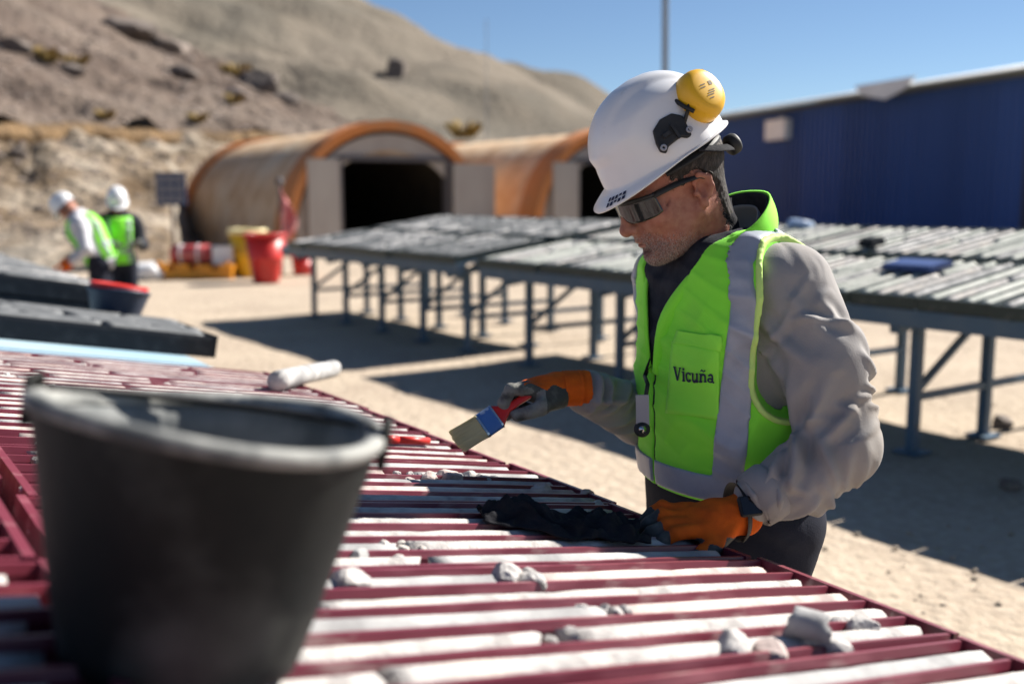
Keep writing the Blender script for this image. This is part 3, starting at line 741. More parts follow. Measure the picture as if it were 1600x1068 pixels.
# barrels
def drum(px, py, d, r0, r1, h, m, ml, label, lidh=.07):
    p = at(px, py, d); p.z = 0
    t = thing('barrel', label, 'barrel', p, 'open tubs by the tents')
    part('tub', lathe([(0,.01),(r0,.01),(r0+.01,.05),(r0+(r1-r0)*.5,h*.5),(r0+(r1-r0)*.52+.012,h*.52),(r0+(r1-r0)*.55,h*.54),(r1,h-.03),(r1-.03,h-.035),(r0-.05,h*.2),(0,h*.2)], 36), m, t, smooth=True)
    part('rim', lathe([(r1-.035,h-.03),(r1+.022,h-.03),(r1+.025,h+lidh*.5),(r1+.0,h+lidh),(r1-.035,h+lidh),(r1-.035,h-.03)], 36), ml, t, smooth=True)
    return t
drum(390,424,19.0,.22,.36,.82,M['yellow_plastic'],M['yellow_lid'],'yellow tapered plastic tub with pale rim, left of the red tub')
drum(416,440,17.7,.22,.345,.82,M['red_plastic'],M['red_plastic'],'red tapered plastic tub in front of the yellow tub',.03)
o = drum(472,410,19.5,.16,.2,.36,M['red_plastic'],M['red_plastic'],'small red drum on the ground under the dark core rack',.02)
# orange pallet frame with load
p = at(312,428,18.8); p.z = 0
t = thing('pallet_frame', 'low orange steel pallet frame on the ground left of the tubs', 'pallet', p)
for y in (-.35,.35): part('runner', box(-.70,.70,y-.05,y+.05,.0,.17), M['orange_paint'], t)
for x in (-.6,-.2,.2,.6): part('deck_slat', box(x-.12,x+.12,-.42,.42,.172,.25), M['orange_paint'], t)
for x, y in ((-.62,-.38),(.62,-.38),(-.62,.38),(.62,.38)): part('corner_post', box(x-.035,x+.035,y-.035,y+.035,.251,.32), M['orange_paint'], t)
q = p+Vector((-.10,0,.255)); t = thing('wrapped_bundle', 'red wrapped bundle lying on the orange pallet frame', 'bundle', q)
part('bundle_body', tube([(-.40,0,.16),(-.37,0,.16),(.34,0,.17),(.38,0,.17)], [.10,.165,.17,.11], 16, scale=(1,1.2)), M['red_wrap'], t, smooth=True)
for x in (-.2,.12): part('strap', tube([(x-.02,0,.165),(x+.02,0,.165)], .178, 16, scale=(1,1.2)), M['white_paint'], t)
q = p+Vector((.47,-.02,.255)); t = thing('white_box', 'small white box standing on the orange pallet frame beside the bundle', 'box', q)
part('box_body', box(-.17,.17,-.16,.16,0,.29), M['white_paint'], t); part('lid', box(-.18,.18,-.17,.17,.291,.325), M['white_paint'], t)
p = at(233,418,18.5); p.z = 0
o = part('sack', rock(.28, 5, 1.4, 1, .75, 3), M['white_paint'], smooth=True); o.location = p+Vector((0,0,.15)); tag(o, 'pale sack slumped on the ground left of the pallet frame', 'sack')
# faded flag on a pole
p = at(440,400,19.2); p.z = 0
t = thing('warning_flag', 'faded red flag hanging limp from a short pole beside the tent', 'flag', p)
part('pole', tube([(0,0,0),(0,0,1.70)], .022, 8), M['post'], t); part('pole_cap', lathe([(0,1.70),(.07,1.70),(.075,1.76),(.05,1.82),(0,1.84)], 12), M['post'], t)
V, F = [], []
for i in range(15):
    z = 1.62-1.02*i/14
    for j in range(11):
        u = j/10; V.append((.02+u*(.10+.20*math.sin(math.pi*min(1,i/12))), .05*math.sin(u*9+i*.5), z-.22*u*(1-i/20)))
for i in range(14):
    for j in range(10): F.append((i*11+j,i*11+j+1,i*11+12+j,i*11+11+j))
fo = part('flag', (V, F), M['flag_cloth'], t, smooth=True); md = fo.modifiers.new('thick','SOLIDIFY'); md.thickness = .006
# stones / debris in the aisle on the right
p = at(1578,778,4.95); p.z = .0
o = part('stone', rock(.05, 31, 1.2, 1, .9, 2), M['rock_dark']); o.location = (p.x,p.y,.03); tag(o, 'dark stone on the sand under the long rack at the right edge', 'rock')
p = at(1566,665,6.4); o = part('stone', rock(.07, 32, 1.3, 1, .7, 2), M['rock_dark']); o.location = (p.x,p.y,.03); tag(o, 'brown stone in the sunlit strip under the long rack', 'rock')
# blue crate lid and dark clip on the long rack
def on_mid(x, y, z): return MIDR @ Vector((x, y, z))
def mid_px(px, py, h=.085):
    c = Vector((0,0,CAM_H)); dr = (at(px,py,5)-c); ez = MIDR.col[2].to_3d(); o_ = MIDR.translation+ez*h
    k = (o_-c).dot(ez)/dr.dot(ez); return c+dr*k
q = mid_px(1432,418)
mt = Matrix.Translation(q) @ MIDR.to_3x3().to_4x4()
t = thing('tray_lid', 'dark blue plastic lid lying on the pale cores of the long rack', 'lid', matrix=mt)
part('lid_top', box(-.16,.16,-.10,.10,.012,.035), M['blue_lid'], t); part('lip', join(box(-.17,.17,-.11,-.101,0,.03), box(-.17,.17,.101,.11,0,.03), box(-.17,-.161,-.1,.1,0,.03), box(.161,.17,-.1,.1,0,.03)), M['blue_lid'], t)
q = mid_px(1362,384); t = part('sample_block', join(box(-.06,.06,-.07,.07,0,.05), box(-.045,.045,-.05,.05,.051,.06)), M['dark_tray']); t.matrix_world = Matrix.Translation(q) @ MIDR.to_3x3().to_4x4(); tag(t, 'small dark block standing on the pale cores behind the shoulder', 'block')
q = mid_px(1250,352); t = part('sample_bag', rock(.09, 8, 1.3, 1, .8, 3), mat('bag_blue', (.35,.45,.62), .5)); t.location = q; tag(t, 'pale blue bag lying at the back of the long rack', 'bag')

# ================================================================== BUCKETS
def near_px(px, py, h):
    c = Vector((0,0,CAM_H)); dr = at(px,py,2)-c; o_ = NEAR.translation+ezN*h
    k = (o_-c).dot(ezN)/dr.dot(ezN); return c+dr*k

def bucket(label, r0, r1, h, mo, mr, mi_=None):
    t = thing('bucket', label, 'bucket')
    n = 56
    prof = [(0,.004),(r0-.012,.004),(r0,.012)]+[(r0+(r1-r0)*(k/10)**.92, .012+(h-.02)*k/10) for k in range(1,11)]
    inn = [(r1-.012,h-.012)]+[(r0+(r1-r0)*(k/10)**.92-.011, .012+(h-.02)*k/10) for k in range(9,0,-1)]+[(r0-.012,.016),(0,.016)]
    V, F = lathe(prof+inn, n)
    V = [Vector((v[0]*(1+.012*math.sin(2*math.atan2(v[1],v[0])+.6)*v[2]/h), v[1], v[2]+(.006*math.sin(2*math.atan2(v[1],v[0])+1)*v[2]/h))) for v in V]
    no = len(prof)-1
    Fo = F[:no*n]; Fi = F[no*n:]
    part('pail', (V, Fo), mo, t, smooth=True); part('pail_inside', (V, Fi), mi_ or mo, t, smooth=True)
    V, F = lathe([(r1-.013,h-.010),(r1+.003,h-.011),(r1+.006,h-.005),(r1+.004,h+.001),(r1-.003,h+.003),(r1-.012,h-.001),(r1-.013,h-.010)], n)
    V = [Vector((v[0]*(1+.012*math.sin(2*math.atan2(v[1],v[0])+.6)), v[1], v[2]+.006*math.sin(2*math.atan2(v[1],v[0])+1))) for v in V]
    part('rim', (V, F), mr, t, smooth=True)
    return t
# large bucket: sits on the maroon trays, axis along the tray normal
BH = .222; BR = .1445
bt = bucket('large dark rubber bucket with worn grey rim standing on the maroon trays in the foreground', .099, BR, BH, M['rubber'], M['rubber_rim'], M['rubber_inside'])
BZ = ezN.copy()
bq = BZ.to_track_quat('Z','X').to_matrix().to_4x4()
def to_px(p):
    q = Vector(p)-Vector((0,0,CAM_H)); cp, sp = math.cos(PITCH), math.sin(PITCH)
    f = q.y*cp-q.z*sp; u = q.y*sp+q.z*cp
    return 800+FPX*q.x/f, 534-FPX*u/f
lx, ly = .0, .95     # foot of the bucket on the tray plane, moved until its rim sits where the photo shows it
for it in range(40):
    g = lambda a, b: to_px(NEAR @ Vector((a, b, .06+BH)))
    x0, y0 = g(lx, ly); e = 1e-4; xa, ya = g(lx+e, ly); xb, yb = g(lx, ly+e)
    J = Matrix((((xa-x0)/e,(xb-x0)/e),((ya-y0)/e,(yb-y0)/e))); d_ = J.inverted() @ Vector((334-x0, 645-y0))
    lx += max(-.1,min(.1,d_.x))*.7; ly += max(-.1,min(.1,d_.y))*.7
bt.matrix_world = Matrix.Translation(NEAR @ Vector((lx,ly,.060))) @ bq
inv = bt.matrix_world.inverted()
sidev = (inv.to_3x3() @ Vector((1,.12,0))).normalized(); sidev.z = 0; sidev.normalize()
sv = Vector((-sidev.y, sidev.x, 0))
for sg_, nm in ((1,1),(-1,-1)):
    e = sidev*(BR*sg_)
    part('handle_lug', join(tube([e*1.02+sv*.016+Vector((0,0,BH-.026)), e*1.02-sv*.016+Vector((0,0,BH-.026)), e*1.03-sv*.012+Vector((0,0,BH+.012)), e*1.03+sv*.012+Vector((0,0,BH+.012)), e*1.02+sv*.016+Vector((0,0,BH-.026))],   .0048, 8, False)), M['rubber'], bt, smooth=True)
hp = []
for k in range(17):   # bail folded down inside over the far rim
    a = math.pi*k/16; hp.append(sidev*(math.cos(a)*(BR-.007))+(-1 if sv.dot((inv.to_3x3() @ Vector((0,1,0)))) < 0 else 1)*sv*(math.sin(a)*(BR-.02))+Vector((0,0,BH+.004-.012*math.sin(a))))
part('bail', tube(hp, .0035, 8), M['black_plastic'], bt, smooth=True)
# red brush handle leaning in the far right of the bucket
q0 = near_px(640,690,.066)
t = thing('marker_pen', 'red marker pen lying on a maroon tray right of the large bucket', 'pen', matrix=Matrix.Translation(q0) @ NEAR.to_3x3().to_4x4())
part('barrel', tube([(-.0,-.05,.004),(0,.03,.004)], .0085, 12), M['red_plastic'], t, smooth=True); part('cap', tube([(0,.0305,.004),(0,.07,.004)], .0095, 12), M['red_plastic'], t, smooth=True)
# small dark bucket on the left rack
bs = bucket('dark navy bucket with red rim standing on the left rack behind the dark trays', .085, .14, .20, M['navy_plastic'], M['navy_plastic'])
bs.matrix_world = NEAR @ Matrix.Translation((4.28,.10,0.002))
part('lining', lathe([(0,.14),(.11,.14),(.128,.205),(.133,.222),(.124,.224),(.10,.16),(0,.155)], 40), M['red_plastic'], bs, smooth=True)
# ================================================================== LOOSE ROCK ON THE TRAYS
def core_at(px0, py0, px1, py1, r, h, kind, label, name='drill_core', cat='drill core', group=None):
    a = near_px(px0,py0,h); b = near_px(px1,py1,h); L = (b-a).length
    o = link(name, mesh(name, *core_mesh(L, r, int(px0), None), M[kind], True))
    yv = (b-a).normalized(); zv = ezN; xv = yv.cross(zv).normalized(); zv = xv.cross(yv)
    o.matrix_world = Matrix(((xv.x,yv.x,zv.x,a.x),(xv.y,yv.y,zv.y,a.y),(xv.z,yv.z,zv.z,a.z),(0,0,0,1)))
    tag(o, label, cat, group); return o
core_at(520,576,432,594,.030,.092,'core_grey','loose grey core lying askew across the last maroon tray by the tabletop')
core_at(1232,968,1300,986,.020,.075,'core_grey','small split core lying askew at the end of the nearest trays')
for i, (px, py, r, kind, lab) in enumerate([
    (1345,985,.026,'core_pale','pale rock chunk at the outer end of the nearest tray, right one'),(1315,975,.018,'core_pale','small pale rock chunk beside the askew split core'),
    (1140,1012,.030,'core_pale','pale rock chunk at the bottom edge of the picture, left one'),(1200,1018,.024,'core_pink','pale rock chunk at the bottom edge, second from the left'),
    (1290,1012,.030,'core_pale','pale rock chunk at the bottom edge, third from the left'),(700,748,.030,'core_pink','crumbled pale rock heap below the brush, largest piece'),
    (730,745,.022,'core_pale','crumbled pale rock piece right of the largest one below the brush'),(670,748,.022,'core_pink','crumbled rock piece left of the largest one below the brush'),
    (755,748,.018,'core_pale','crumbled rock piece at the right of the heap below the brush'),(845,765,.024,'core_pink','pink rock chunk on the tray above the black rag'),
    (915,775,.020,'core_pink','pink rock chunk at the end of the tray near the glove'),(935,790,.016,'core_pale','small pale chip beside the fingertips of the glove'),
    (790,905,.030,'core_pale','pale rock lump in the front tray below the rag'),(825,910,.026,'core_pale','pale rock lump right of the other front lump'),
    (545,915,.030,'core_pale','rounded pale lump close to the right of the bucket'),(560,870,.016,'core_grey','small grey chip right of the bucket'),
    (985,845,.016,'core_pink','pinkish chip on the core below the glove, left one'),(1020,847,.014,'core_pink','pinkish chip on the core below the glove, right one'),
    (770,748,.014,'core_grey','tiny grey chip right of the crumbled heap'),(640,752,.014,'core_pink','tiny pink chip left of the crumbled heap')]):
    p = near_px(px, py, .052)
    o = part('rock_chunk', rock(r*.8, 200+i, 1.35, 1.05, .9, 3), M[kind]); o.location = p; o.rotation_euler = (0,0,i*.7)
    tag(o, lab, 'rock', 'loose rock chunks on the maroon trays')
# yellow stencil marks on tray ends at far left
STROKES = {'B':[[(0,0),(0,1),(.6,1),(.6,.55),(0,.5),(.65,.45),(.65,0),(0,0)]],'O':[[(0,0),(0,1),(.6,1),(.6,0),(0,0)]],'X':[[(0,0),(.6,1)],[(0,1),(.6,0)]]}
def ink_marks(name, mtx, w, h, n):
    V, F = [], []
    for k in range(n):
        x0 = -w/2+w*k/n; ww = w/n*.62
        for (a, b, c, d) in ((0,0,.22,1),(.78,0,1,1),(0,.8,1,1) if False else (0,.8,1,1),(0,0,1,.2)):
            if (k*7+int(a*10)) % 4 == 3: continue
            b_ = len(V); V += [(x0+ww*a,0,h*b),(x0+ww*c,0,h*b),(x0+ww*c,0,h*d),(x0+ww*a,0,h*d)]; F.append((b_,b_+1,b_+2,b_+3))
    return mesh(name, V, F, M['yellow_ink'])
trays2 = [o for o in bpy.data.objects if o.name.startswith('core_tray') and 'behind the bucket' in o['label']]
for k in range(0, 7, 2):
    mk_ = link('stencil_mark', ink_marks('stencil_mark', None, .2, .026, 6), trays2[k]); mk_.location = (.15+.02*k, -.0015, .030)
# black rag over the trays
V, F = [], []; nu, nv = 90, 40
c0 = near_px(752,800,.07); c1 = near_px(1000,826,.07); du = (c1-c0); dv = ezN.cross(du.normalized())
for i in range(nu+1):
    for j in range(nv+1):
        u, v = i/nu, j/nv-.5
        wd_ = .085*(.35+.65*min(1,math.sin(math.pi*min(.5,u*.9+.06))))*(1+.12*math.sin(u*17)+.05*math.sin(u*53))
        q = c0+du*(u+.015*math.sin(v*15))+dv*(v*2*wd_+.010*math.sin(u*9))
        l = NEAR.inverted() @ q
        hump = .030*math.exp(-((u-.22)/.16)**2)*max(0,1-abs(v)*2.1)+.012*math.exp(-((u-.7)/.2)**2)*max(0,1-abs(v)*2)
        fold = .007*math.sin(u*19+v*9+1.3*math.sin(v*8+u*5))+.005*math.sin(u*33-v*17+2*math.sin(u*7))+.0025*math.sin(u*70+v*40)
        edge = min(1,(.5-abs(v))*6)
        l.z = .062+.004+max(0, hump+(fold+.006)*edge); V.append(NEAR @ l)
for i in range(nu):
    for j in range(nv): F.append((i*(nv+1)+j, (i+1)*(nv+1)+j, (i+1)*(nv+1)+j+1, i*(nv+1)+j+1))
o = part('rag', (V, F), M['black_cloth'], smooth=True); md = o.modifiers.new('thick','SOLIDIFY'); md.thickness = .003; tag(o, 'crumpled black rag lying on the maroon trays under the gloved fingers', 'rag')
# ================================================================== THE WORKER IN FRONT
PF = Vector((-.94,-.342,0)).normalized(); PL = Vector((-PF.y, PF.x, 0)); 
PL = Vector((.342,-.94,0)).normalized(); PO = Vector((.44,2.01,0))
man = thing('person', 'worker in white hard hat and lime vest bending over the trays with a paintbrush', 'person', PO)
def TW_(f, l, z): return PO+PF*f+PL*l+Vector((0,0,z))
def tol(p):    # world grid -> torso-local f,l,z
    x, y = p[0]-PO.x, p[1]-PO.y
    return x*PF.x+y*PF.y, x*PL.x+y*PL.y, p[2]
ZK = [.70,.80,.88,1.00,1.12,1.22,1.30,1.36,1.42]
AK = [.140,.146,.150,.152,.146,.132,.112,.088,.06]
BK = [.178,.182,.184,.188,.192,.192,.176,.125,.07]
CK = [.0,.0,.0,.005,.012,.022,.032,.045,.06]
def torso_d(p):
    f, l, z = tol(p)
    a = np.interp(z, ZK, AK); b = np.interp(z, ZK, BK); c = np.interp(z, ZK, CK)
    q = ((np.abs(f-c)/a)**2.25+(np.abs(l)/b)**2.25)**(1/2.25)
    return (q-1)*np.minimum(a,b)*.92
def ridge(p, n, ph, k1, k2, w):   # cloth-like folds across direction n
    s = p[0]*n[0]+p[1]*n[1]+p[2]*n[2]
    m = np.array([n[2]+.3, n[0]-.2, n[1]+.5]); m /= np.linalg.norm(m)
    t = p[0]*m[0]+p[1]*m[1]+p[2]*m[2]
    v = np.sin(s*k1+w*np.sin(t*k2+ph)+ph)+.5*np.sin(s*k1*1.9-w*1.3*np.sin(t*k2*1.6+2*ph)+1.7*ph)
    return np.clip(v, -.3, 1.6)
Ls = TW_(.0,.178,1.285); Le = at(1313,697,1.75); Lw = at(1140,806,1.71)
Rs = TW_(.03,-.178,1.285); Re = at(1075,662,2.22)
PIN = Vector((.118,.037,-.040)); Xr = Vector((-.985,-.17,.0)).normalized(); Zr = Vector((.02,-.10,.99)); Zr = (Zr-Xr*Zr.dot(Xr)).normalized(); Yr = Zr.cross(Xr)
pinch = at(798,649,1.93); RO = pinch-(Xr*PIN.x+Yr*PIN.y+Zr*PIN.z); Rw = RO-Xr*.012
def arm_d(p, s, e, w, big=1.0):
    s, e, w = Vector(s), Vector(e), Vector(w)
    m1 = s.lerp(e, .5)+Vector((.012,-.008,0))
    w = w-(w-e).normalized()*(.062 if s[1] < 2 else .042)
    d = cone(p, s, m1, .076*big, .074*big)
    d = sm(d, cone(p, m1, e, .074*big, .064*big), .03)
    m2 = e.lerp(w, .5)+Vector((0,0,-.012))
    d = sm(d, cone(p, e, m2, .064*big, .058*big), .03)
    return sm(d, cone(p, m2, w, .058*big, .043*big), .02)
def crease(p, n, ph, k1, k2):   # sharp-crested cloth folds
    n = np.array(n); n = n/np.linalg.norm(n)
    s = p[0]*n[0]+p[1]*n[1]+p[2]*n[2]
    m = np.array([n[2]+.3, n[0]-.2, n[1]+.5]); m /= np.linalg.norm(m)
    t = p[0]*m[0]+p[1]*m[1]+p[2]*m[2]; u = p[0]*.7-p[1]*.6+p[2]*.4
    w = 1.3*np.sin(t*k2+ph)+.7*np.sin(t*k2*2.3+u*19+2*ph)
    sa = lambda x: np.sqrt(np.sin(x)**2+.012)-.05
    a = np.clip(1-sa(s*k1+w+ph),0,1)**2.0*(.55+.45*np.sin(t*k2*.8+s*9+ph))
    b = np.clip(1-sa(s*k1*1.9-1.1*w+t*22+1.7*ph),0,1)**2*(.5+.5*np.sin(t*k2*1.3-s*15))
    c_ = np.clip(1-sa(s*k1*3.3+2.2*w-t*31+ph),0,1)**2*(.5+.5*np.sin(t*k2*1.9+s*21))
    return .025*a+.012*b+.005*c_-.007
def strokes(p, lst):
    d = None
    for a, b, r in lst:
        e = cone(p, a, b, r, r*.5); d = e if d is None else sm(d, e, .01)
    return d
def jacket_d(p):
    f, l, z = tol(p)
    t = torso_d(p)
    t = smax(t, (z-1.355), .03); t = smax(t, .80-z, .01)
    sh = chain(p, [TW_(.03,-.165,1.268), TW_(.035,-.06,1.305), TW_(.035,.06,1.305), TW_(.01,.165,1.270)], [.068,.060,.060,.070], .02)
    t = sm(t, sh, .05)
    la = arm_d(p, Ls, Le, Lw); ra = arm_d(p, Rs, Re, Rw, 1.06)
    # folds: slanting ridges on the upper arm, bunching at the elbow and along the forearm
    ua = (Le-Ls).normalized(); fa = (Lw-Le).normalized()
    tu = (p[0]-Ls.x)*ua.x+(p[1]-Ls.y)*ua.y+(p[2]-Ls.z)*ua.z
    tf = (p[0]-Le.x)*fa.x+(p[1]-Le.y)*fa.y+(p[2]-Le.z)*fa.z
    wu = np.clip((tu-.02)/.10, 0, 1)*np.clip((.36-tu)/.06, 0, 1)
    wf = np.clip((tf+.03)/.06, 0, 1)*np.clip((.27-tf)/.06, 0, 1)
    n1 = (ua*.8+Vector((.45,-.1,.25))).normalized(); n2 = (fa*.85+Vector((0,.15,-.45))).normalized()
    la = la-.002*wu*ridge(p, n1, .7, 40, 14, 1.5)
    n3 = (Rw-Re).normalized()*.85+Vector((.1,0,.4))
    t = t-.003*ridge(p, (.3,.2,.9), .4, 45, 18, 1.4)
    d = sm(t, la, .022)
    return sm(d, ra, .022)
GS = .0042
lo, hi = (-.02,1.50,.78), (.80,2.46,1.44)
ax, g = grid(lo, hi, GS)
JD = jacket_d(g)
# open neck of the shirt
fG, lG, zG = tol(g)
neck_a, neck_b = TW_(.03,0,1.30), TW_(.13,0,1.47)
JD = np.maximum(JD, -cone(g, neck_a, neck_b, .075, .080))
P, F = surface_nets(JD.astype(np.float32), ax, GS)
def child(name, P, F, m, mi=None): 
    return link(name, np_mesh(name, P-np.array(PO), F, m, mi), man)
def fold_arm(P, N, s, e, w, folds, side):
    s, e, w = [np.array(q) for q in (s, e, w)]
    def seg(a, b):
        d = b-a; L = np.linalg.norm(d); d = d/L; u = np.clip((P-a) @ d, 0, L); r = P-a-u[:,None]*d
        r0 = np.array((0.,-1.,.15)); r0 -= d*(r0 @ d); r0 /= np.linalg.norm(r0); r1 = np.cross(d, r0)
        return u, np.linalg.norm(r, axis=1), np.arctan2(r @ r1, r @ r0), L
    u1, d1, t1, L1 = seg(s, e); u2, d2, t2, L2 = seg(e, w)
    near = np.minimum(d1, d2); mask = np.clip((.105-near)/.02, 0, 1)
    out = np.zeros(len(P)); rad = .068
    for (seg_i, ta, ha, tb, hb, amp, wid) in folds:
        u, th = (u1, t1) if seg_i == 0 else (u2, t2)
        own = np.clip(.5+(d2-d1)/.03, 0, 1) if seg_i == 0 else np.clip(.5+(d1-d2)/.03, 0, 1)
        x = u; y = ((th-math.radians((ha+hb)/2)+np.pi) % (2*np.pi)-np.pi)*rad
        ax_, ay = ta, math.radians(ha-(ha+hb)/2)*rad; bx_, by = tb, math.radians(hb-(ha+hb)/2)*rad
        dx, dy = bx_-ax_, by-ay; L = math.hypot(dx, dy); q = ((x-ax_)*dx+(y-ay)*dy)/L
        bend = .010*np.sin(np.clip(q/L,0,1)*3.0+ta*40)
        sd = ((x-ax_)*dy-(y-ay)*dx)/L+bend
        al = np.clip(q/(.28*L), 0, 1)*np.clip((L-q)/(.4*L), 0, 1)
        out += own*amp*al*(np.exp(-(sd/wid)**2)-.6*np.exp(-((sd-1.7*wid)/(1.15*wid))**2))
    return P+N*(out*mask)[:,None]
def vnormals(P, F):
    n = np.cross(P[F[:,2]]-P[F[:,0]], P[F[:,3]]-P[F[:,1]]); N = np.zeros_like(P)
    for k in range(4): np.add.at(N, F[:,k], n)
    return N/(np.linalg.norm(N, axis=1)[:,None]+1e-12)
rf = random.Random(21)
FL = [ # upper arm: drapes from the shoulder, then folds fanning out of the crook of the elbow
 (0,.02,70,.17,20,.010,.012),(0,.01,20,.15,-25,.008,.011),(0,.04,-15,.18,-75,.009,.010),(0,.03,95,.20,70,.009,.012),
 (0,.30,85,.17,5,.014,.011),(0,.31,75,.22,-30,.015,.010),(0,.32,60,.27,-55,.014,.010),(0,.29,95,.13,55,.011,.011),(0,.33,40,.31,-70,.010,.009),
 (0,.10,-40,.16,-100,.010,.008),(0,.15,-35,.20,-105,.011,.008),(0,.20,-45,.24,-110,.010,.007),(0,.25,-40,.28,-115,.009,.007),(0,.07,10,.14,-50,.006,.008),
 # forearm: folds from the crook spiralling to the underside, rings above the cuff
 (1,.03,95,.12,0,.014,.011),(1,.05,80,.17,-25,.013,.011),(1,.02,60,.07,-60,.012,.010),(1,.09,85,.20,10,.011,.010),(1,.00,20,.05,-80,.010,.009),
 (1,.13,70,.16,-70,.010,.008),(1,.17,80,.185,-60,.010,.007),(1,.20,70,.205,-80,.009,.007),(1,.10,-30,.18,-95,.009,.009),(1,.06,-50,.13,-110,.008,.009)]
for k in range(22):
    sg_i = k % 2; t0 = rf.uniform(.03,.28 if sg_i == 0 else .20); h0 = rf.uniform(-110,80)
    FL.append((sg_i, t0, h0, t0+rf.uniform(-.03,.04), h0+rf.choice((-1,1))*rf.uniform(35,70), rf.uniform(.003,.006), rf.uniform(.006,.009)))
N_ = vnormals(P, F)
P = fold_arm(P, N_, Ls, Le, Lw, FL, 1)
FR = [(1,.03,70,.10,-40,.015,.010),(1,.07,95,.16,-20,.015,.010),(1,.13,85,.18,-50,.014,.009),(1,.17,75,.205,-60,.013,.008),(1,.205,90,.225,-70,.011,.007),(1,.05,-20,.14,-90,.012,.009),(1,.11,-10,.19,-85,.011,.008),(1,.15,20,.24,-30,.010,.008)]
FR = FR+[(a,b+.13,c,d+.13,e,f,g_) for a,b,c,d,e,f,g_ in FR]+[(1,.31,90,.33,-60,.010,.007),(1,.335,70,.345,-80,.009,.006)]; P = fold_arm(P, N_, Rs, Re, Rw, FR, -1)
child('shirt', P, F, M['shirt'])
# cuffs
for (e, w, nm, r) in ((Le, Lw, 'cuff', .050), (Re, Rw, 'cuff', .043)):
    d = (w-e).normalized(); w = w-d*(.058 if r > .043 else .040); a = w-d*.035; b = w+d*.012
    vf = tube([a-d*.0, a+d*.006, b-d*.004, b, b-d*.02], [r*.97, r*1.04, r*1.0, r*.93, r*.85], 22, False)
    part(nm, vf, M['shirt'], man, PO, True)
# ------------------------------------------------------- vest over the shirt
tb = torso_d(g)
sh = chain(g, [TW_(.03,-.165,1.268), TW_(.035,-.06,1.305), TW_(.035,.06,1.305), TW_(.01,.165,1.270)], [.068,.060,.060,.070], .02)
tb = sm(smax(tb, zG-1.355, .03), sh, .05)
vn = .40*crease(g, (.25,.1,.95), 1.9, 26, 9)+.0025*ridge(g, (.25,.1,.95), 1.9, 34, 14, 1.8)*np.clip((1.25-zG)/.2,0,1)+.003*ridge(g, (.8,-.5,.2), .3, 30, 17, 1.5)
hem = .882
V0 = tb-.017-vn*.8
arm_l = cone(g, TW_(-.005,.245,1.40), TW_(.02,.240,1.12), .088, .074); arm_r = cone(g, TW_(.01,-.245,1.40), TW_(.03,-.240,1.12), .088, .074)
def lv(z): return np.interp(z, [.86,1.10,1.14,1.20,1.26,1.34,1.40,1.44], [.004,.004,.012,.034,.060,.108,.122,.13])
front = fG > .0
openg = np.where(front, np.maximum(lv(zG)-np.abs(lG+.002), -.2), -.2)          # >0 inside the opening
neckc = cone(g, TW_(.02,0,1.32), TW_(.10,0,1.50), .092, .105)
cut = np.maximum.reduce([hem-zG, -arm_l, -arm_r, openg, -neckc])
VD = smax(V0, cut, .004); VD = np.maximum(VD, -(V0+.024))
P, F = surface_nets(VD.astype(np.float32), ax, GS)
vest = child('vest', P, F, M['vest'])
vbvh = BVHTree.FromPolygons([Vector(v)+PO*0 for v in (P)], [tuple(q) for q in F])
# reflective tape
phiG = np.arctan2(np.abs(lG)/np.interp(zG, ZK, BK), (fG-np.interp(zG, ZK, CK))/np.interp(zG, ZK, AK))
ph0 = np.radians(np.interp(zG, [.86,.92,1.0,1.12,1.20,1.27], [49,51,53,56,58,60.5]))
low = np.abs(phiG-ph0)*.178-.027
l0 = np.interp(zG, [1.24,1.27,1.31,1.35,1.40], [.186,.180,.166,.150,.140])
lmn = np.interp(zG, [1.25,1.30,1.35,1.40], [.176,.168,.143,.128]); lmx = np.interp(zG, [1.25,1.30,1.35,1.40], [.225,.205,.180,.166])
high = np.maximum.reduce([lmn-np.abs(lG), np.abs(lG)-lmx, -(fG+.05)])
band = np.where(zG < 1.262, low, high)
band = np.minimum(band, np.maximum(np.abs(zG-.912)-.024, -1))
back = np.maximum(np.abs(np.abs(lG)-.11)-.024, fG)
band = np.minimum(band, back)
TDm = np.maximum.reduce([V0-.0038, -(V0+.010), band, cut+.003])
P, F = surface_nets(TDm.astype(np.float32), ax, GS)
child('reflective_tape', P, F, M['tape'])
# armhole piping and front zip edge
pip = np.maximum.reduce([V0-.0055, -(V0+.010), np.minimum(np.abs(arm_l-.006)-.0055, np.abs(arm_r-.006)-.0055), -arm_l, -arm_r, cut-.0005, 1.0-zG])
for s_ in (1,-1):
    P, F = surface_nets(np.maximum(pip, -lG*s_).astype(np.float32), ax, GS); child('armhole_piping', P, F, M['piping'])
liner = np.maximum.reduce([V0+.004, -(V0+.020), hem+.004-zG, -(arm_l+.006), -(arm_r+.006), -(neckc+.006), -(fG-.01), np.abs(lG)-(lv(zG)+.02)])
P, F = surface_nets(liner.astype(np.float32), ax, GS); child('vest_lining', P, F, M['navy_cloth'])
zp = np.maximum.reduce([V0-.004, -(V0+.010), np.abs(lG+.002)-.0065, -(fG-.02), zG-1.15, hem-.0-zG])
P, F = surface_nets(zp.astype(np.float32), ax, .004 if False else .0048); child('zip', P, F, M['black_cloth'])
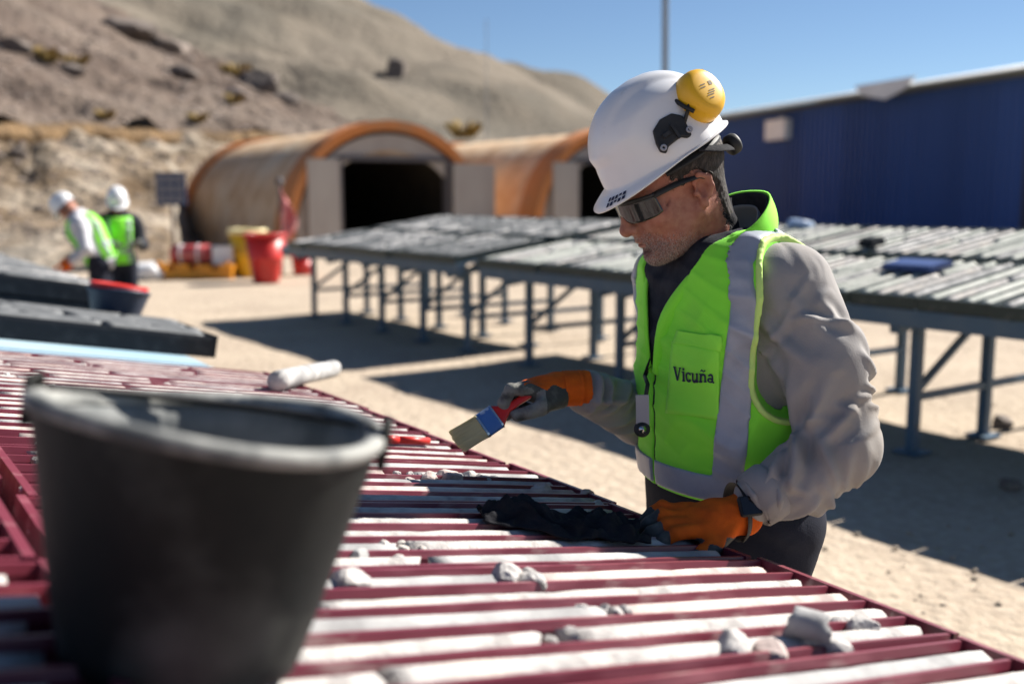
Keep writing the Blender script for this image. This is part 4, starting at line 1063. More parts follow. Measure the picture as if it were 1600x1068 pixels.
# raycast helper from the photo's sight line onto the vest
CAMP = Vector((0,0,CAM_H))
def on_vest(px, py, off=.0015):
    dr = (at(px,py,2)-CAMP).normalized(); h = vbvh.ray_cast(CAMP, dr)
    if h[0] is None: return None
    n = h[1] if h[1].dot(dr) < 0 else -h[1]
    return h[0]+n*off
def patch(name, poly_px, m, off, n=14, parent=None, thick=None):   # sewn patch: quad in photo pixels laid on the cloth
    (x0,y0),(x1,y1),(x2,y2),(x3,y3) = poly_px; V, F = [], []
    for i in range(n+1):
        for j in range(n+1):
            u, v = i/n, j/n
            px = (x0*(1-u)+x1*u)*(1-v)+(x3*(1-u)+x2*u)*v; py = (y0*(1-u)+y1*u)*(1-v)+(y3*(1-u)+y2*u)*v
            q = on_vest(px, py, off)
            V.append(q if q else V[-1])
    for i in range(n):
        for j in range(n): F.append((i*(n+1)+j, i*(n+1)+j+1, (i+1)*(n+1)+j+1, (i+1)*(n+1)+j))
    o = part(name, (V, F), m, parent, PO, True)
    md = o.modifiers.new('thick','SOLIDIFY'); md.thickness = thick or .0025; md.offset = 0
    return o
pk = patch('chest_pocket', [(1052,532),(1124,546),(1124,655),(1042,645)], M['vest_pocket'], .0030, 16, vest)
patch('pocket_flap', [(1060,516),(1129,525),(1127,548),(1054,535)], M['vest_pocket'], .0042, 12, vest)
# lettering "Vicuna" with its tilde, slab-serif strokes laid on the pocket
def stroke(pts, w): return [(pts[i], pts[i+1], w) for i in range(len(pts)-1)]
def arc(cx, cy, rx, ry, a0, a1, n=10): return [(cx+rx*math.cos(R(a0+(a1-a0)*k/n)), cy+ry*math.sin(R(a0+(a1-a0)*k/n))) for k in range(n+1)]
G = []   # glyphs in em units, y up, x-height .62, cap .95
TH, tn, sf = .185, .11, .08
x = 0
G += stroke([(x+.08,.93),(x+.36,.03)], TH)+stroke([(x+.62,.93),(x+.36,.03)], tn)+stroke([(x-.04,.93),(x+.24,.93)], sf)+stroke([(x+.50,.93),(x+.74,.93)], sf)
x = .80; G += stroke([(x+.14,.62),(x+.14,.0)], TH)+stroke([(x+.0,.60),(x+.14,.60)], sf)+stroke([(x-.0,.03),(x+.28,.03)], sf)+stroke([(x+.14,.80),(x+.14,.93)], TH)
x = 1.18; G += stroke(arc(x+.27,.31,.23,.28,40,320,14), TH*.85)+stroke([(x+.46,.62),(x+.46,.42)], sf)
x = 1.74; G += stroke([(x+.12,.62),(x+.12,.22)]+arc(x+.28,.2,.16,.17,180,340,8), TH*.85)+stroke([(x+.50,.62),(x+.50,0)], TH*.9)+stroke([(x-.02,.6),(x+.14,.6)], sf)+stroke([(x+.38,.6),(x+.5,.6)], sf)+stroke([(x+.5,.03),(x+.63,.03)], sf)
x = 2.46; G += stroke([(x+.12,.62),(x+.12,0)], TH*.9)+stroke([(x+.14,.40)]+arc(x+.32,.41,.18,.18,160,0,8)+[(x+.50,.0)], TH*.85)+stroke([(x-.02,.6),(x+.12,.6)], sf)+stroke([(x-.01,.03),(x+.26,.03)], sf)+stroke([(x+.38,.03),(x+.63,.03)], sf)
G += stroke([(x+.10,.80),(x+.22,.87),(x+.36,.79),(x+.50,.87)], .075)
x = 3.18; G += stroke(arc(x+.22,.17,.19,.15,20,340,12), TH*.75)+stroke([(x+.08,.52)]+arc(x+.26,.42,.17,.18,130,0,7)+[(x+.44,.03),(x+.56,.03)], TH*.85)
V, F = [], []
def txt(u, v):   # em -> photo pixel on the pocket
    s = 60/3.76; return 1057+u*s, 592+.0*u-v*21+u*s*.075
for (a, b, w) in G:
    a = Vector(a); b = Vector(b); d = (b-a); L = d.length or 1e-3; d /= L; nrm = Vector((-d.y, d.x))*w/2; a = a-d*w*.18; b = b+d*w*.18
    q4 = [on_vest(*txt(*p), .0068) for p in (a-nrm, b-nrm, b+nrm, a+nrm)]
    if any(q is None for q in q4): continue
    k = len(V); V += q4; F.append((k,k+1,k+2,k+3))
part('lettering', (V, F), M['ink'], pk, PO)
# ------------------------------------------------------- collar, inner layers
def collar(name, st, m, thick, sub=8):
    # st: list of (f,l,z base) and (f,l,z top) around the neck from left front to right front
    V, F = [], []; n = len(st)
    ts = np.linspace(0, n-1, 60); Pb = np.array([s[0] for s in st]); Pt = np.array([s[1] for s in st])
    def interp(A, t):
        i = min(int(t), n-2); u = t-i; p0 = A[max(i-1,0)]; p1 = A[i]; p2 = A[i+1]; p3 = A[min(i+2,n-1)]
        return .5*((2*p1)+(p2-p0)*u+(2*p0-5*p1+4*p2-p3)*u*u+(3*p1-p0-3*p2+p3)*u**3)
    for t in ts:
        b = interp(Pb, t); c = interp(Pt, t)
        for j in range(sub+1):
            v = j/sub; q = b*(1-v)+c*v; bul = .010*math.sin(math.pi*v)
            r = np.array([q[0]-.03, q[1]]); r = r/(np.linalg.norm(r)+1e-6)
            V.append(TW_(q[0]+r[0]*bul, q[1]+r[1]*bul, q[2]))
    for i in range(59):
        for j in range(sub): F.append((i*(sub+1)+j, (i+1)*(sub+1)+j, (i+1)*(sub+1)+j+1, i*(sub+1)+j+1))
    o = part(name, (V, F), m, man, PO, True); md = o.modifiers.new('thick','SOLIDIFY'); md.thickness = thick; md.offset = -1
    return o
half = [((.170,.014,1.10),(.180,.006,1.12)),((.168,.038,1.18),(.182,.022,1.21)),((.146,.078,1.255),(.160,.066,1.285)),((.100,.118,1.315),(.110,.118,1.358)),((.052,.126,1.335),(.058,.132,1.388)),((.0,.116,1.355),(.012,.118,1.424)),((-.040,.066,1.370),(-.026,.066,1.450))]
back_ = [((-.050,0,1.38),(-.034,0,1.456))]
mir = lambda s: ((s[0][0],-s[0][1],s[0][2]),(s[1][0],-s[1][1],s[1][2]))
full = half+back_+[mir(s) for s in reversed(half)]
collar('vest_collar', full, M['vest'], .004)
inn = lambda s, k, dz: ((s[0][0]*k+.03*(1-k), s[0][1]*k, s[0][2]-.005), (s[1][0]*k+.03*(1-k), s[1][1]*k, s[1][2]+dz))
collar('collar_lining', [inn(s,.93,-.004) for s in full], M['navy_cloth'], .003)
collar('shirt_collar', [inn(s,.74,-.028) for s in full[2:-2]], M['shirt'], .003)
d = sm(cone(g, TW_(.045,0,1.27), TW_(.100,0,1.437), .072, .069), cone(g, TW_(.10,0,1.12), TW_(.075,0,1.30), .05, .07), .03)-.003*ridge(g, (.4,.1,.9), .9, 120, 30, 1.2)
P, F = surface_nets(d.astype(np.float32), ax, GS); child('neck_gaiter', P, F, M['black_cloth'])
# ------------------------------------------------------- trousers
lo2, hi2 = (.18,1.72,.0), (.72,2.30,.96)
ax2, g2 = grid(lo2, hi2, .008)
f2, l2, z2 = tol(g2)
t = torso_d(g2)-.004; t = smax(t, z2-.91, .01); t = smax(t, .74-z2, .06)
legs = None
for s_ in (1,-1):
    e = chain(g2, [TW_(-.01,.085*s_,.80), TW_(.0,.095*s_,.47), TW_(-.02,.10*s_,.05)], [.112,.088,.075], .05)
    legs = e if legs is None else np.minimum(legs, e)
t = sm(t, legs, .05)-.004*ridge(g2, (.2,.3,.9), .5, 40, 16, 1.5)
t = np.maximum(t, .03-z2)
P, F = surface_nets(t.astype(np.float32), ax2, .008); child('trousers', P, F, M['trousers'])
for s_ in (1,-1):
    a = TW_(-.05,.10*s_,.05); b = TW_(.13,.115*s_,.04)
    d = sm(cone(g2[:], a, b, .055, .045), cone(g2, TW_(-.03,.10*s_,.05), TW_(-.03,.10*s_,.14), .05, .055), .03); d = np.maximum(d, .004-z2)
    P, F = surface_nets(d.astype(np.float32), ax2, .008); child('boot', P, F, M['black_cloth'])
# tail of the shirt under the vest, belt tab
# ------------------------------------------------------- head
HC = at(1064,301,1.945); HP = R(25); YAW = R(15)
hd = Vector((-math.cos(YAW), -math.sin(YAW), 0)); hl = Vector((-hd.y, hd.x, 0))
hl = Vector((math.sin(YAW), -math.cos(YAW), 0)); hu = Vector((0,0,1))
HX = (hd*math.cos(HP)-hu*math.sin(HP)).normalized(); HZ = (hu*math.cos(HP)+hd*math.sin(HP)).normalized(); HY = HZ.cross(HX).normalized()
HM = Matrix(((HX.x,HY.x,HZ.x,HC.x),(HX.y,HY.y,HZ.y,HC.y),(HX.z,HY.z,HZ.z,HC.z),(0,0,0,1)))
HI = HM.inverted()
hs = .0026
axh, h = grid((-.13,-.115,-.24), (.155,.115,.16), hs)
def head_d(h):
    nb = HI @ TW_(.05,0,1.30)
    d = ell(h, (-.004,0,.060), (.099,.078,.088))
    d = sm(d, ell(h, (.048,0,-.004), (.060,.063,.084)), .035)
    d = sm(d, ell(h, (.044,0,-.056), (.050,.053,.042)), .03)
    d = sm(d, cone(h, (.012,.056,-.032), (.070,.030,-.078), .016, .017), .03); d = sm(d, cone(h, (.012,-.056,-.032), (.070,-.030,-.078), .016, .017), .03)
    d = sm(d, ell(h, (.092,0,-.084), (.021,.024,.019)), .028)
    for s_ in (1,-1):
        d = sm(d, ell(h, (.070,.042*s_,-.012), (.026,.022,.020)), .03)
        d = smax(d, -ball(h, (.112,.032*s_,.014), .017), .016)
    d = sm(d, chain(h, [(.086,-.048,.026),(.100,-.02,.032),(.100,.02,.032),(.086,.048,.026)], [.011,.012,.012,.011], .01), .016)
    d = sm(d, chain(h, [(.101,0,.026),(.117,0,.002),(.129,0,-.016)], [.008,.0092,.0110], .01), .012)
    for s_ in (1,-1): d = sm(d, ball(h, (.116,.0125*s_,-.022), .0092), .009)
    d = sm(d, ball(h, (.127,0,-.019), .0105), .008)
    for s_ in (1,-1): d = smax(d, -ball(h, (.119,.006*s_,-.0305), .0042), .004)
    d = sm(d, ell(h, (.104,0,-.040), (.012,.020,.012)), .014)                     # upper lip mound
    d = sm(d, ell(h, (.1085,0,-.0475), (.0085,.021,.0052)), .007); d = sm(d, ell(h, (.1065,0,-.0575), (.0085,.019,.0055)), .007)
    d = smax(d, -ell(h, (.1165,0,-.0525), (.008,.021,.0014)), .003)
    d = smax(d, -ell(h, (.108,0,-.068), (.009,.017,.005)), .008)
    for s_ in (1,-1):    # fold from the nose to the mouth corner, pouch under the cheekbone
        d = smax(d, -chain(h, [(.113,.0235*s_,-.022),(.101,.0345*s_,-.040),(.094,.036*s_,-.060)], [.0022,.0034,.0022], .004), .006)
        d = smax(d, -chain(h, [(.055,.0665*s_,.012),(.066,.063*s_,-.004)], [.0015,.0015], .003), .006)
    d = sm(d, cone(h, (-.022,0,-.03), tuple(nb), .056, .060), .035)
    return d
HD = head_d(h)
for s_ in (1,-1):    # ears
    cy = .074*s_
    e = sm(ell(h, (-.012,cy+.004*s_,.012), (.017,.008,.020)), ell(h, (-.005,cy+.002*s_,-.018), (.010,.007,.014)), .012)
    e = smax(e, -ell(h, (-.007,cy+.010*s_,.006), (.0105,.009,.0175)), .004)
    e = sm(e, chain(h, [(.004,cy+.003*s_,.020),(-.010,cy+.009*s_,.031),(-.025,cy+.011*s_,.020),(-.025,cy+.010*s_,.002),(-.016,cy+.006*s_,-.014)], [.0035,.005,.0055,.005,.004], .004), .003)
    e = sm(e, ball(h, (.006,cy+.004*s_,.0), .0055), .006)
    HD = sm(HD, e, .006)
P, F = surface_nets(HD.astype(np.float32), axh, hs); HP_, HF_ = P, F
def hchild(name, P, F, m, par=None):
    Pw = P @ np.array(HM.to_3x3()).T+np.array(HC)
    o = link(name, np_mesh(name, Pw-np.array(PO), F, m), par or man); return o
hchild('head', P, F, M['skin'])
# hair: close-cropped back, nape and sideburn
hx, hy, hz = h
ear_cut = ell(h, (-.008,.084,.002), (.027,.03,.040)); ear_cut2 = ell(h, (-.008,-.084,.002), (.027,.03,.040))
jit = .004*np.sin(hx*310+hz*200)*np.sin(hz*270-hx*120)
back_r = np.maximum(hx+.022-np.clip((hz-.02)*.9,-.02,.05), -.085-hz)
side_r = np.maximum(np.abs(hx-.020)-.009, np.abs(hz-.042)-.020)
tmp_r = np.maximum(hx-.04, .036-hz)
reg = np.minimum(np.minimum(back_r, side_r), tmp_r)
HR = np.maximum.reduce([HD-(np.clip((-reg+jit)/.014,0,1)*.0052-.0010), reg-.004, -ear_cut, -ear_cut2, -(HD+.004)])
P, F = surface_nets(HR.astype(np.float32), axh, hs); hchild('hair', P, F, M['hair'])
# beard, moustache and hair edges as single short hairs
def whiskers(name, prob, n, Lr, wid, lie, mats, mixp, seed):
    r = np.random.default_rng(seed)
    c = HP_[HF_].mean(1); nn = np.cross(HP_[HF_[:,2]]-HP_[HF_[:,0]], HP_[HF_[:,3]]-HP_[HF_[:,1]]); ar = np.linalg.norm(nn, axis=1); nn = nn/(ar[:,None]+1e-12)
    w = prob(c[:,0], c[:,1], c[:,2])*ar; pick = r.choice(len(c), n, p=w/w.sum())
    a = c[pick]+(HP_[HF_[pick,0]]-c[pick])*r.uniform(-.9,.9,(n,1))+(HP_[HF_[pick,1]]-c[pick])*r.uniform(-.9,.9,(n,1)); nv = nn[pick]
    flow = np.array(lie)[None]+r.normal(0,.35,(n,3)); flow -= nv*(flow*nv).sum(1)[:,None]; flow /= np.linalg.norm(flow, axis=1)[:,None]
    L = r.uniform(*Lr, (n,1)); tip = a+nv*L*r.uniform(.25,.6,(n,1))+flow*L*.85; sd = np.cross(nv, flow)*wid
    P_ = np.stack([a-nv*.0006-sd, a-nv*.0006+sd, tip], 1).reshape(-1,3); F_ = np.arange(3*n).reshape(n,3)
    mi = (r.random(n) < mixp).astype(int)
    Pw = P_ @ np.array(HM.to_3x3()).T+np.array(HC)
    return link(name, np_mesh(name, Pw-np.array(PO), F_, mats, mi, False), man)
def p_beard(x, y, z):
    low = np.maximum(z+.058+np.clip((.055-x)*.35,-.02,.03), .016-x)
    mus = np.maximum.reduce([np.abs(z+.0405)-.006, np.abs(y)-.030, .085-x]); crn = np.maximum.reduce([.088-x, np.abs(np.abs(y)-.028)-.006, np.abs(z+.052)-.018])
    b = np.minimum(np.minimum(low, mus), crn)
    lip = ((x-.112)/.02)**2+(y/.020)**2+((z+.0525)/.0085)**2
    dens = np.clip((.010-b)/.026, 0, 1)**1.3*(lip > 1)*(z > -.112)
    return dens*(.35+.65*np.clip((x-.03)/.05, 0, 1))
whiskers('beard', p_beard, 15000, (.0022,.0055), .00032, (.25,0,-1), [M['whisker'], M['whisker_dark']], .42, 4)
def p_hair(x, y, z):
    b = np.maximum(x+.020-np.clip((z-.02)*.9,-.02,.05), -.100-z); t_ = np.maximum(x-.045, .030-z)
    b = np.minimum(b, t_)
    ear = ((x+.008)/.027)**2+((z-.002)/.040)**2
    return np.clip((.007-b)/.016, 0, 1)*(ear > 1)*(z < .10)
whiskers('hair_strands', p_hair, 14000, (.003,.008), .00035, (-.45,0,-1), [M['hair'], M['whisker']], .10, 5)
# ------------------------------------------------------- glasses
def hl_part(name, vf, m, par, smooth=True, thick=None):
    v = [HM @ Vector(q)-PO for q in vf[0]]
    o = link(name, mesh(name, v, vf[1], m, smooth), par)
    if thick: md = o.modifiers.new('thick','SOLIDIFY'); md.thickness = thick
    return o
lv_, lf = [], []; nA, nB = 40, 10
for i in range(nA+1):
    th = R(-66+132*i/nA); y = .075*math.sin(th); x_ = .042+.083*math.cos(th)
    top = .034-.004*abs(th); bot = -.004+.016*math.exp(-(y/.012)**2)-.004*math.sin(min(math.pi,abs(th)*2.4))+.020*max(0,abs(th)-1.0)
    for j in range(nB+1):
        v = j/nB; lv_.append((x_-.004*(1-v)*abs(math.sin(th))-.006*v*v*0, y, bot+(top-bot)*v))
for i in range(nA):
    for j in range(nB): lf.append((i*(nB+1)+j, i*(nB+1)+j+1, (i+1)*(nB+1)+j+1, (i+1)*(nB+1)+j))
gl = hl_part('glasses', (lv_, lf), M['lens'], man, True, .002)
topb = [lv_[i*(nB+1)+nB] for i in range(nA+1)]
hl_part('brow_bar', tube([(p[0]+.001, p[1], p[2]+.0015) for p in topb], .0034, 8, True, (1.0,1.5)), M['black_plastic'], gl)
for s_ in (1,-1):
    hl_part('temple', tube([(.079,.0685*s_,.0305),(.066,.0735*s_,.0315),(.045,.0765*s_,.032),(.02,.0795*s_,.031),(-.01,.083*s_,.027),(-.03,.084*s_,.012)], [.0052,.0052,.0050,.0044,.0036,.003], 8, True, (.6,1.3)), M['black_plastic'], gl)
# ------------------------------------------------------- helmet
HEL = HM @ Matrix.Translation((-.002,0,.078)) @ Matrix.Rotation(R(6), 4, 'Y')
helm_v, helm_f = [], []
def helm_pt(ph, v, off=0):   # ph 0 = front, v 0 = rim .. 1 = crown
    cx, sx = math.cos(ph), math.sin(ph)
    a = .134 if cx > 0 else .120; b = .101; hgt = .145
    e = max(0.0, 1-v**2.6)**(1/2.15)
    x_ = a*cx*e*(1-.03*v); y = b*sx*e; z = hgt*v
    r = off
    rid = math.exp(-(y/.044)**10)*min(1,max(0,(v-.30)/.12)); 
    side = math.exp(-((abs(y)-.062)/.018)**4)*min(1,max(0,(v-.25)/.25))*min(1,max(0,(.9-v)/.2))
    r += .0075*rid+.0045*side
    slot = math.exp(-(((abs(ph)-1.62)/.42)**4))*math.exp(-((v-.06)/.20)**4)
    r += .005*slot
    nrm = Vector((cx*e/a, sx*e/b, v**1.35/hgt*1.05)).normalized()
    return Vector((x_, y, z))+nrm*r
nP, nV = 128, 44
for j in range(nV+1):
    v = (j/nV)**.9*.999
    for i in range(nP): helm_v.append(helm_pt(2*math.pi*i/nP if i <= nP/2 else 2*math.pi*i/nP-2*math.pi, v))
for j in range(nV):
    for i in range(nP): helm_f.append((j*nP+i, j*nP+(i+1)%nP, (j+1)*nP+(i+1)%nP, (j+1)*nP+i))
b0 = len(helm_v); helm_v.append(Vector((0,0,.145+.0075))); helm_f += [(nV*nP+i, nV*nP+(i+1)%nP, b0) for i in range(nP)]
# brim: rim lip all round, peak in front
rings = []
for t in (0.0,.35,.7,1.0):
    rg = []
    for i in range(nP):
        ph = 2*math.pi*i/nP; cx, sx = math.cos(ph), math.sin(ph)
        pk_ = max(0, cx)**1.5; ext = .008+.030*pk_
        r_ = Vector(((.134 if cx > 0 else .120)*cx, .101*sx, 0)); o_ = Vector((cx, sx*.9, 0)).normalized()
        rg.append(r_+o_*ext*t+Vector((0,0,-.004*t-.020*pk_*t**1.2+.004*abs(sx)*t)))
    rings.append(rg)
base_i = list(range(nP))
prev = base_i
for k in range(1,4):
    cur = list(range(len(helm_v), len(helm_v)+nP)); helm_v += rings[k]
    for i in range(nP): helm_f.append((cur[i], cur[(i+1)%nP], prev[(i+1)%nP], prev[i]))
    prev = cur
def he_part(name, vf, m, par, smooth=True, thick=None, bevel=None):
    v = [HEL @ Vector(q)-PO for q in vf[0]]
    o = link(name, mesh(name, v, vf[1], m, smooth), par)
    if thick: md = o.modifiers.new('thick','SOLIDIFY'); md.thickness = thick; md.offset = -1
    if bevel: md = o.modifiers.new('bev','BEVEL'); md.width = bevel; md.segments = 2; md.limit_method = 'ANGLE'
    return o
helmet = he_part('hard_hat', (helm_v, helm_f), M['helmet_white'], man, True, .003)
# suspension band inside
he_part('suspension_band', tube([(.092*math.cos(t_), .080*math.sin(t_), -.010) for t_ in np.linspace(R(60), R(300), 30)], .012, 8, False, (.25,1.3)), M['black_plastic'], helmet)
he_part('nape_strap', tube([(-.02,.088,-.004),(-.06,.080,-.028),(-.098,.045,-.045),(-.108,0,-.048),(-.098,-.045,-.045),(-.06,-.080,-.028),(-.02,-.088,-.004)], .0085, 8, False, (.3,1.2)), M['black_cloth'], helmet)
he_part('ratchet_knob', xf(lathe([(0,-.008),(.016,-.008),(.020,-.004),(.020,.010),(.017,.014),(0,.015)], 24), Matrix.Translation((-.116,.012,-.050)) @ Matrix.Rotation(R(-90),4,'Y')), M['black_plastic'], helmet)
# black slot plate on the left side of the helmet (the wearer's left faces the camera)
plate_o = [(-.030,-.008),(-.034,.020),(-.020,.034),(.004,.036),(.026,.026),(.034,.004),(.036,-.012),(.028,-.020),(.018,-.012),(-.010,-.010),(-.020,-.018),(-.028,-.018)]
def side_frame(ph, v, tiltx):
    p = helm_pt(ph, v); e = 1e-3
    t1_ = (helm_pt(ph+e, v)-p).normalized(); t2_ = (helm_pt(ph, v+e)-p).normalized(); nz = t1_.cross(t2_).normalized()
    if nz.dot(p-Vector((0,0,.03))) < 0: nz = -nz
    xx = Vector((1,0,0)); xx = (xx-nz*xx.dot(nz)).normalized(); yy = nz.cross(xx)
    return p, xx, yy, nz
p, xx, yy, nz = side_frame(R(84), .27, 0)
MF = Matrix(((xx.x,yy.x,nz.x,p.x),(xx.y,yy.y,nz.y,p.y),(xx.z,yy.z,nz.z,p.z),(0,0,0,1)))
sgn = 1 if yy.z > 0 else -1
slot_plate = he_part('mount_plate', xf(prism([(a*.98,b*sgn) for a,b in (plate_o if sgn < 0 else plate_o[::-1])], -.004, .007), MF), M['black_plastic'], helmet, False, None, .0025)
for a, b in ((.028,-.010),(-.028,-.008)):
    he_part('eyelet', xf(lathe([(.0025,.0072),(.006,.0072),(.006,.010),(.0025,.010),(.0025,.0072)], 16, a, b*sgn), MF), M['grey_plastic'], slot_plate)
he_part('clip_arm', xf(join(box(-.008,-.003,.004*sgn-.012,.004*sgn+.016,.0072,.013), box(.004,.018,.006*sgn-.004,.006*sgn+.003,.0072,.012)), MF), M['black_plastic'], slot_plate, False)
# raised panel lines low on the shell side
p2, x2, y2, n2 = side_frame(R(52), .16, 0)
# ear muff folded up on the shell
mc = HI @ at(1094,150,1.865)
mcw = at(1094,150,1.865)
mn = (Vector((.36,-.82,.44))).normalized(); mx_ = (HX-mn*HX.dot(mn)).normalized(); my_ = mn.cross(mx_)
MM = Matrix(((mx_.x,my_.x,mn.x,mcw.x),(mx_.y,my_.y,mn.y,mcw.y),(mx_.z,my_.z,mn.z,mcw.z),(0,0,0,1)))
def mu_part(name, vf, m, par, smooth=True):
    v = [MM @ Vector(q)-PO for q in vf[0]]; return link(name, mesh(name, v, vf[1], m, smooth), par)
def oval(prof, n=40, kx=1.0, ky=1.14):
    V, F = lathe(prof, n); return [(v[0]*kx, v[1]*ky, v[2]) for v in V], F
muff = mu_part('ear_muff', oval([(.030,-.018),(.0415,-.013),(.0430,-.010),(.0425,.000),(.0405,.012),(.0375,.0195),(.0335,.0235),(.027,.0255),(.017,.0265),(.008,.027),(0,.027)]), M['muff_yellow'], helmet)
mu_part('muff_cushion', oval([(.018,-.038),(.036,-.037),(.043,-.030),(.0445,-.022),(.042,-.013),(.030,-.0125)]), M['black_plastic'], muff)
mu_part('muff_arm', tube([MM.inverted() @ (HEL @ (helm_pt(R(96),.30))), MM.inverted() @ (HEL @ (helm_pt(R(112),.46)+Vector((0,.012,.004)))), Vector((-.012,-.046,-.004)), Vector((-.030,-.040,.008))], [.006,.006,.005,.004], 8, True, (1,.6)), M['black_plastic'], muff)
mu_part('muff_arm', tube([Vector((.046,-.010,-.010)), Vector((.047,.012,.004)), Vector((.040,.026,.010))], .004, 8), M['black_plastic'], muff)
# moulded marks on the muff and print on the brim
V, F = [], []
for (x0,y0,x1,y1) in ((-.012,.004,.002,.006),(-.010,.008,.006,.010),(-.006,.012,.010,.014),(-.014,-.012,-.006,-.004),(.002,-.010,.014,-.008),(.004,-.005,.016,-.003),(-.002,.018,.008,.020)):
    k = len(V); V += [(x0,y0,.0276-(x0*x0+y0*y0)*2),(x1,y0,.0276-(x1*x1+y0*y0)*2),(x1,y1,.0276-(x1*x1+y1*y1)*2),(x0,y1,.0276-(x0*x0+y1*y1)*2)]; F.append((k,k+1,k+2,k+3))
mu_part('moulded_mark', (V, F), mat('mark_brown', (.10,.06,.01), .6), muff, False)
V, F = [], []
def brim_pt(ph, t):
    cx, sx = math.cos(ph), math.sin(ph); pk_ = max(0, cx)**1.5; ext = .008+.030*pk_
    return Vector((.134*cx,.101*sx,0))+Vector((cx,sx*.9,0)).normalized()*ext*t+Vector((0,0,-.004*t-.020*pk_*t**1.2+.004*abs(sx)*t+.0016))
for i in range(5):
    for j in range(2):
        a0 = R(14+i*4.2); a1 = a0+R(2.9); t0 = .45+j*.26; t1_ = t0+.2
        if (i+j) % 4 == 3: t1_ -= .08
        k = len(V); V += [brim_pt(a0,t0), brim_pt(a1,t0), brim_pt(a1,t1_), brim_pt(a0,t1_)]; F.append((k,k+1,k+2,k+3))
he_part('brim_print', (V, F), M['ink'], helmet, False)
# ------------------------------------------------------- hands in gloves
def hand(name, org, X, Z, build, lo, hi, split_fn, hsz=.0024):
    X = Vector(X).normalized(); Z = Vector(Z); Z = (Z-X*Z.dot(X)).normalized(); Y = Z.cross(X)
    mt = Matrix(((X.x,Y.x,Z.x,org[0]),(X.y,Y.y,Z.y,org[1]),(X.z,Y.z,Z.z,org[2]),(0,0,0,1)))
    axx, q = grid(lo, hi, hsz); d = build(q)
    P, F = surface_nets(d.astype(np.float32), axx, hsz)
    c = P[F].mean(1); mi = split_fn(c)
    Pw = P @ np.array(mt.to_3x3()).T+np.array(org)
    o = link(name, np_mesh(name, Pw-np.array(PO), F, [M['glove_orange'], M['glove_dark'], M['glove_grey']], mi), man)
    return o, mt
def wr(q, k, a): return a*np.sin(q[0]*k+2*np.sin(q[1]*60)+1.2*np.sin(q[2]*80))
def left_hand(q):
    d = sm(ell(q, (.052,.0,-.002), (.052,.043,.020)), cone(q, (-.030,0,.002), (.02,0,0), .037, .032), .03)
    for y0, L, dr, sp in ((.030,.072,.0118,.16),(.010,.080,.0120,.05),(-.012,.076,.0118,-.06),(-.032,.062,.0108,-.20)):
        a = Vector((.078-.3*abs(y0)*.5, y0, .004)); dx = Vector((math.cos(sp), math.sin(sp), 0))
        b = a+dx*(L*.48)+Vector((0,0,.006)); c = b+dx*(L*.30)+Vector((0,0,-.012)); e = c+dx*(L*.20)+Vector((0,0,-.014))
        d = sm(d, chain(q, [a-dx*.02, a, b, c, e], [.013, dr*1.06, dr, dr*.95, dr*.86], .005), .007)
    d = sm(d, chain(q, [(.012,.030,-.006),(.045,.055,-.012),(.072,.066,-.018),(.094,.068,-.024)], [.017,.0145,.0128,.011], .008), .012)
    d = d-wr(q, 130, .0012)
    return d
def split_left(c):
    n = .004*np.sin(c[:,0]*160+c[:,1]*90)
    dark = (c[:,2] < -.004+n-.06*np.clip(c[:,0]-.09,0,.1)*-2.2) & (c[:,0] > .0) | (c[:,0] > .122+n)
    return np.where(dark, 1, 0)
lh, LM = hand('glove', Lw+Vector((-.006,0,-.002)), (-.96,-.20,-.06), (.05,-.32,.95), left_hand, (-.055,-.07,-.055), (.19,.10,.05), split_left)
def right_hand(q):
    d = sm(ell(q, (.052,.002,-.002), (.050,.040,.024)), cone(q, (-.035,0,0), (.02,0,0), .034, .030), .03)
    d = sm(d, ball(q, (.035,.022,-.014), .020), .02)
    fing = [[(.080,.028,.008),(.116,.032,.012),(.131,.032,-.016),(.124,.030,-.042)], [(.084,.008,.006),(.116,.010,.002),(.120,.012,-.030),(.098,.014,-.046)],
            [(.082,-.011,.003),(.110,-.011,-.006),(.108,-.008,-.036),(.084,-.004,-.046)], [(.076,-.029,-.002),(.098,-.029,-.012),(.092,-.025,-.038),(.070,-.020,-.044)]]
    for k, pts in enumerate(fing):
        r_ = (.0118,.0118,.0115,.0105)[k]
        d = sm(d, chain(q, [(pts[0][0]-.03, pts[0][1], pts[0][2]-.004)]+pts, [.013, r_*1.08, r_, r_*.96, r_*.88], .004), .006)
    d = sm(d, chain(q, [(.022,.028,-.012),(.058,.050,-.020),(.086,.052,-.030),(.108,.044,-.038)], [.018,.0150,.0130,.0112], .007), .010)
    return d-wr(q, 130, .0012)
def split_right(c):
    n = .004*np.sin(c[:,0]*150+c[:,1]*80)+.003*np.sin(c[:,1]*200)
    pal_ = (c[:,2] < .012+n-.010*(c[:,1] < 0)-.25*np.clip(c[:,0]-.055,0,.2)*-1.0) & (c[:,0] > .006)
    tip = (c[:,0] > .094+n) | ((c[:,1] > .040) & (c[:,0] > .052))
    return np.where(tip, 2, np.where(pal_, 1, 0))
rh, RM = hand('glove', RO, (-.985,-.17,.0), (.02,-.10,.99), right_hand, (-.045,-.06,-.07), (.155,.08,.05), split_right)
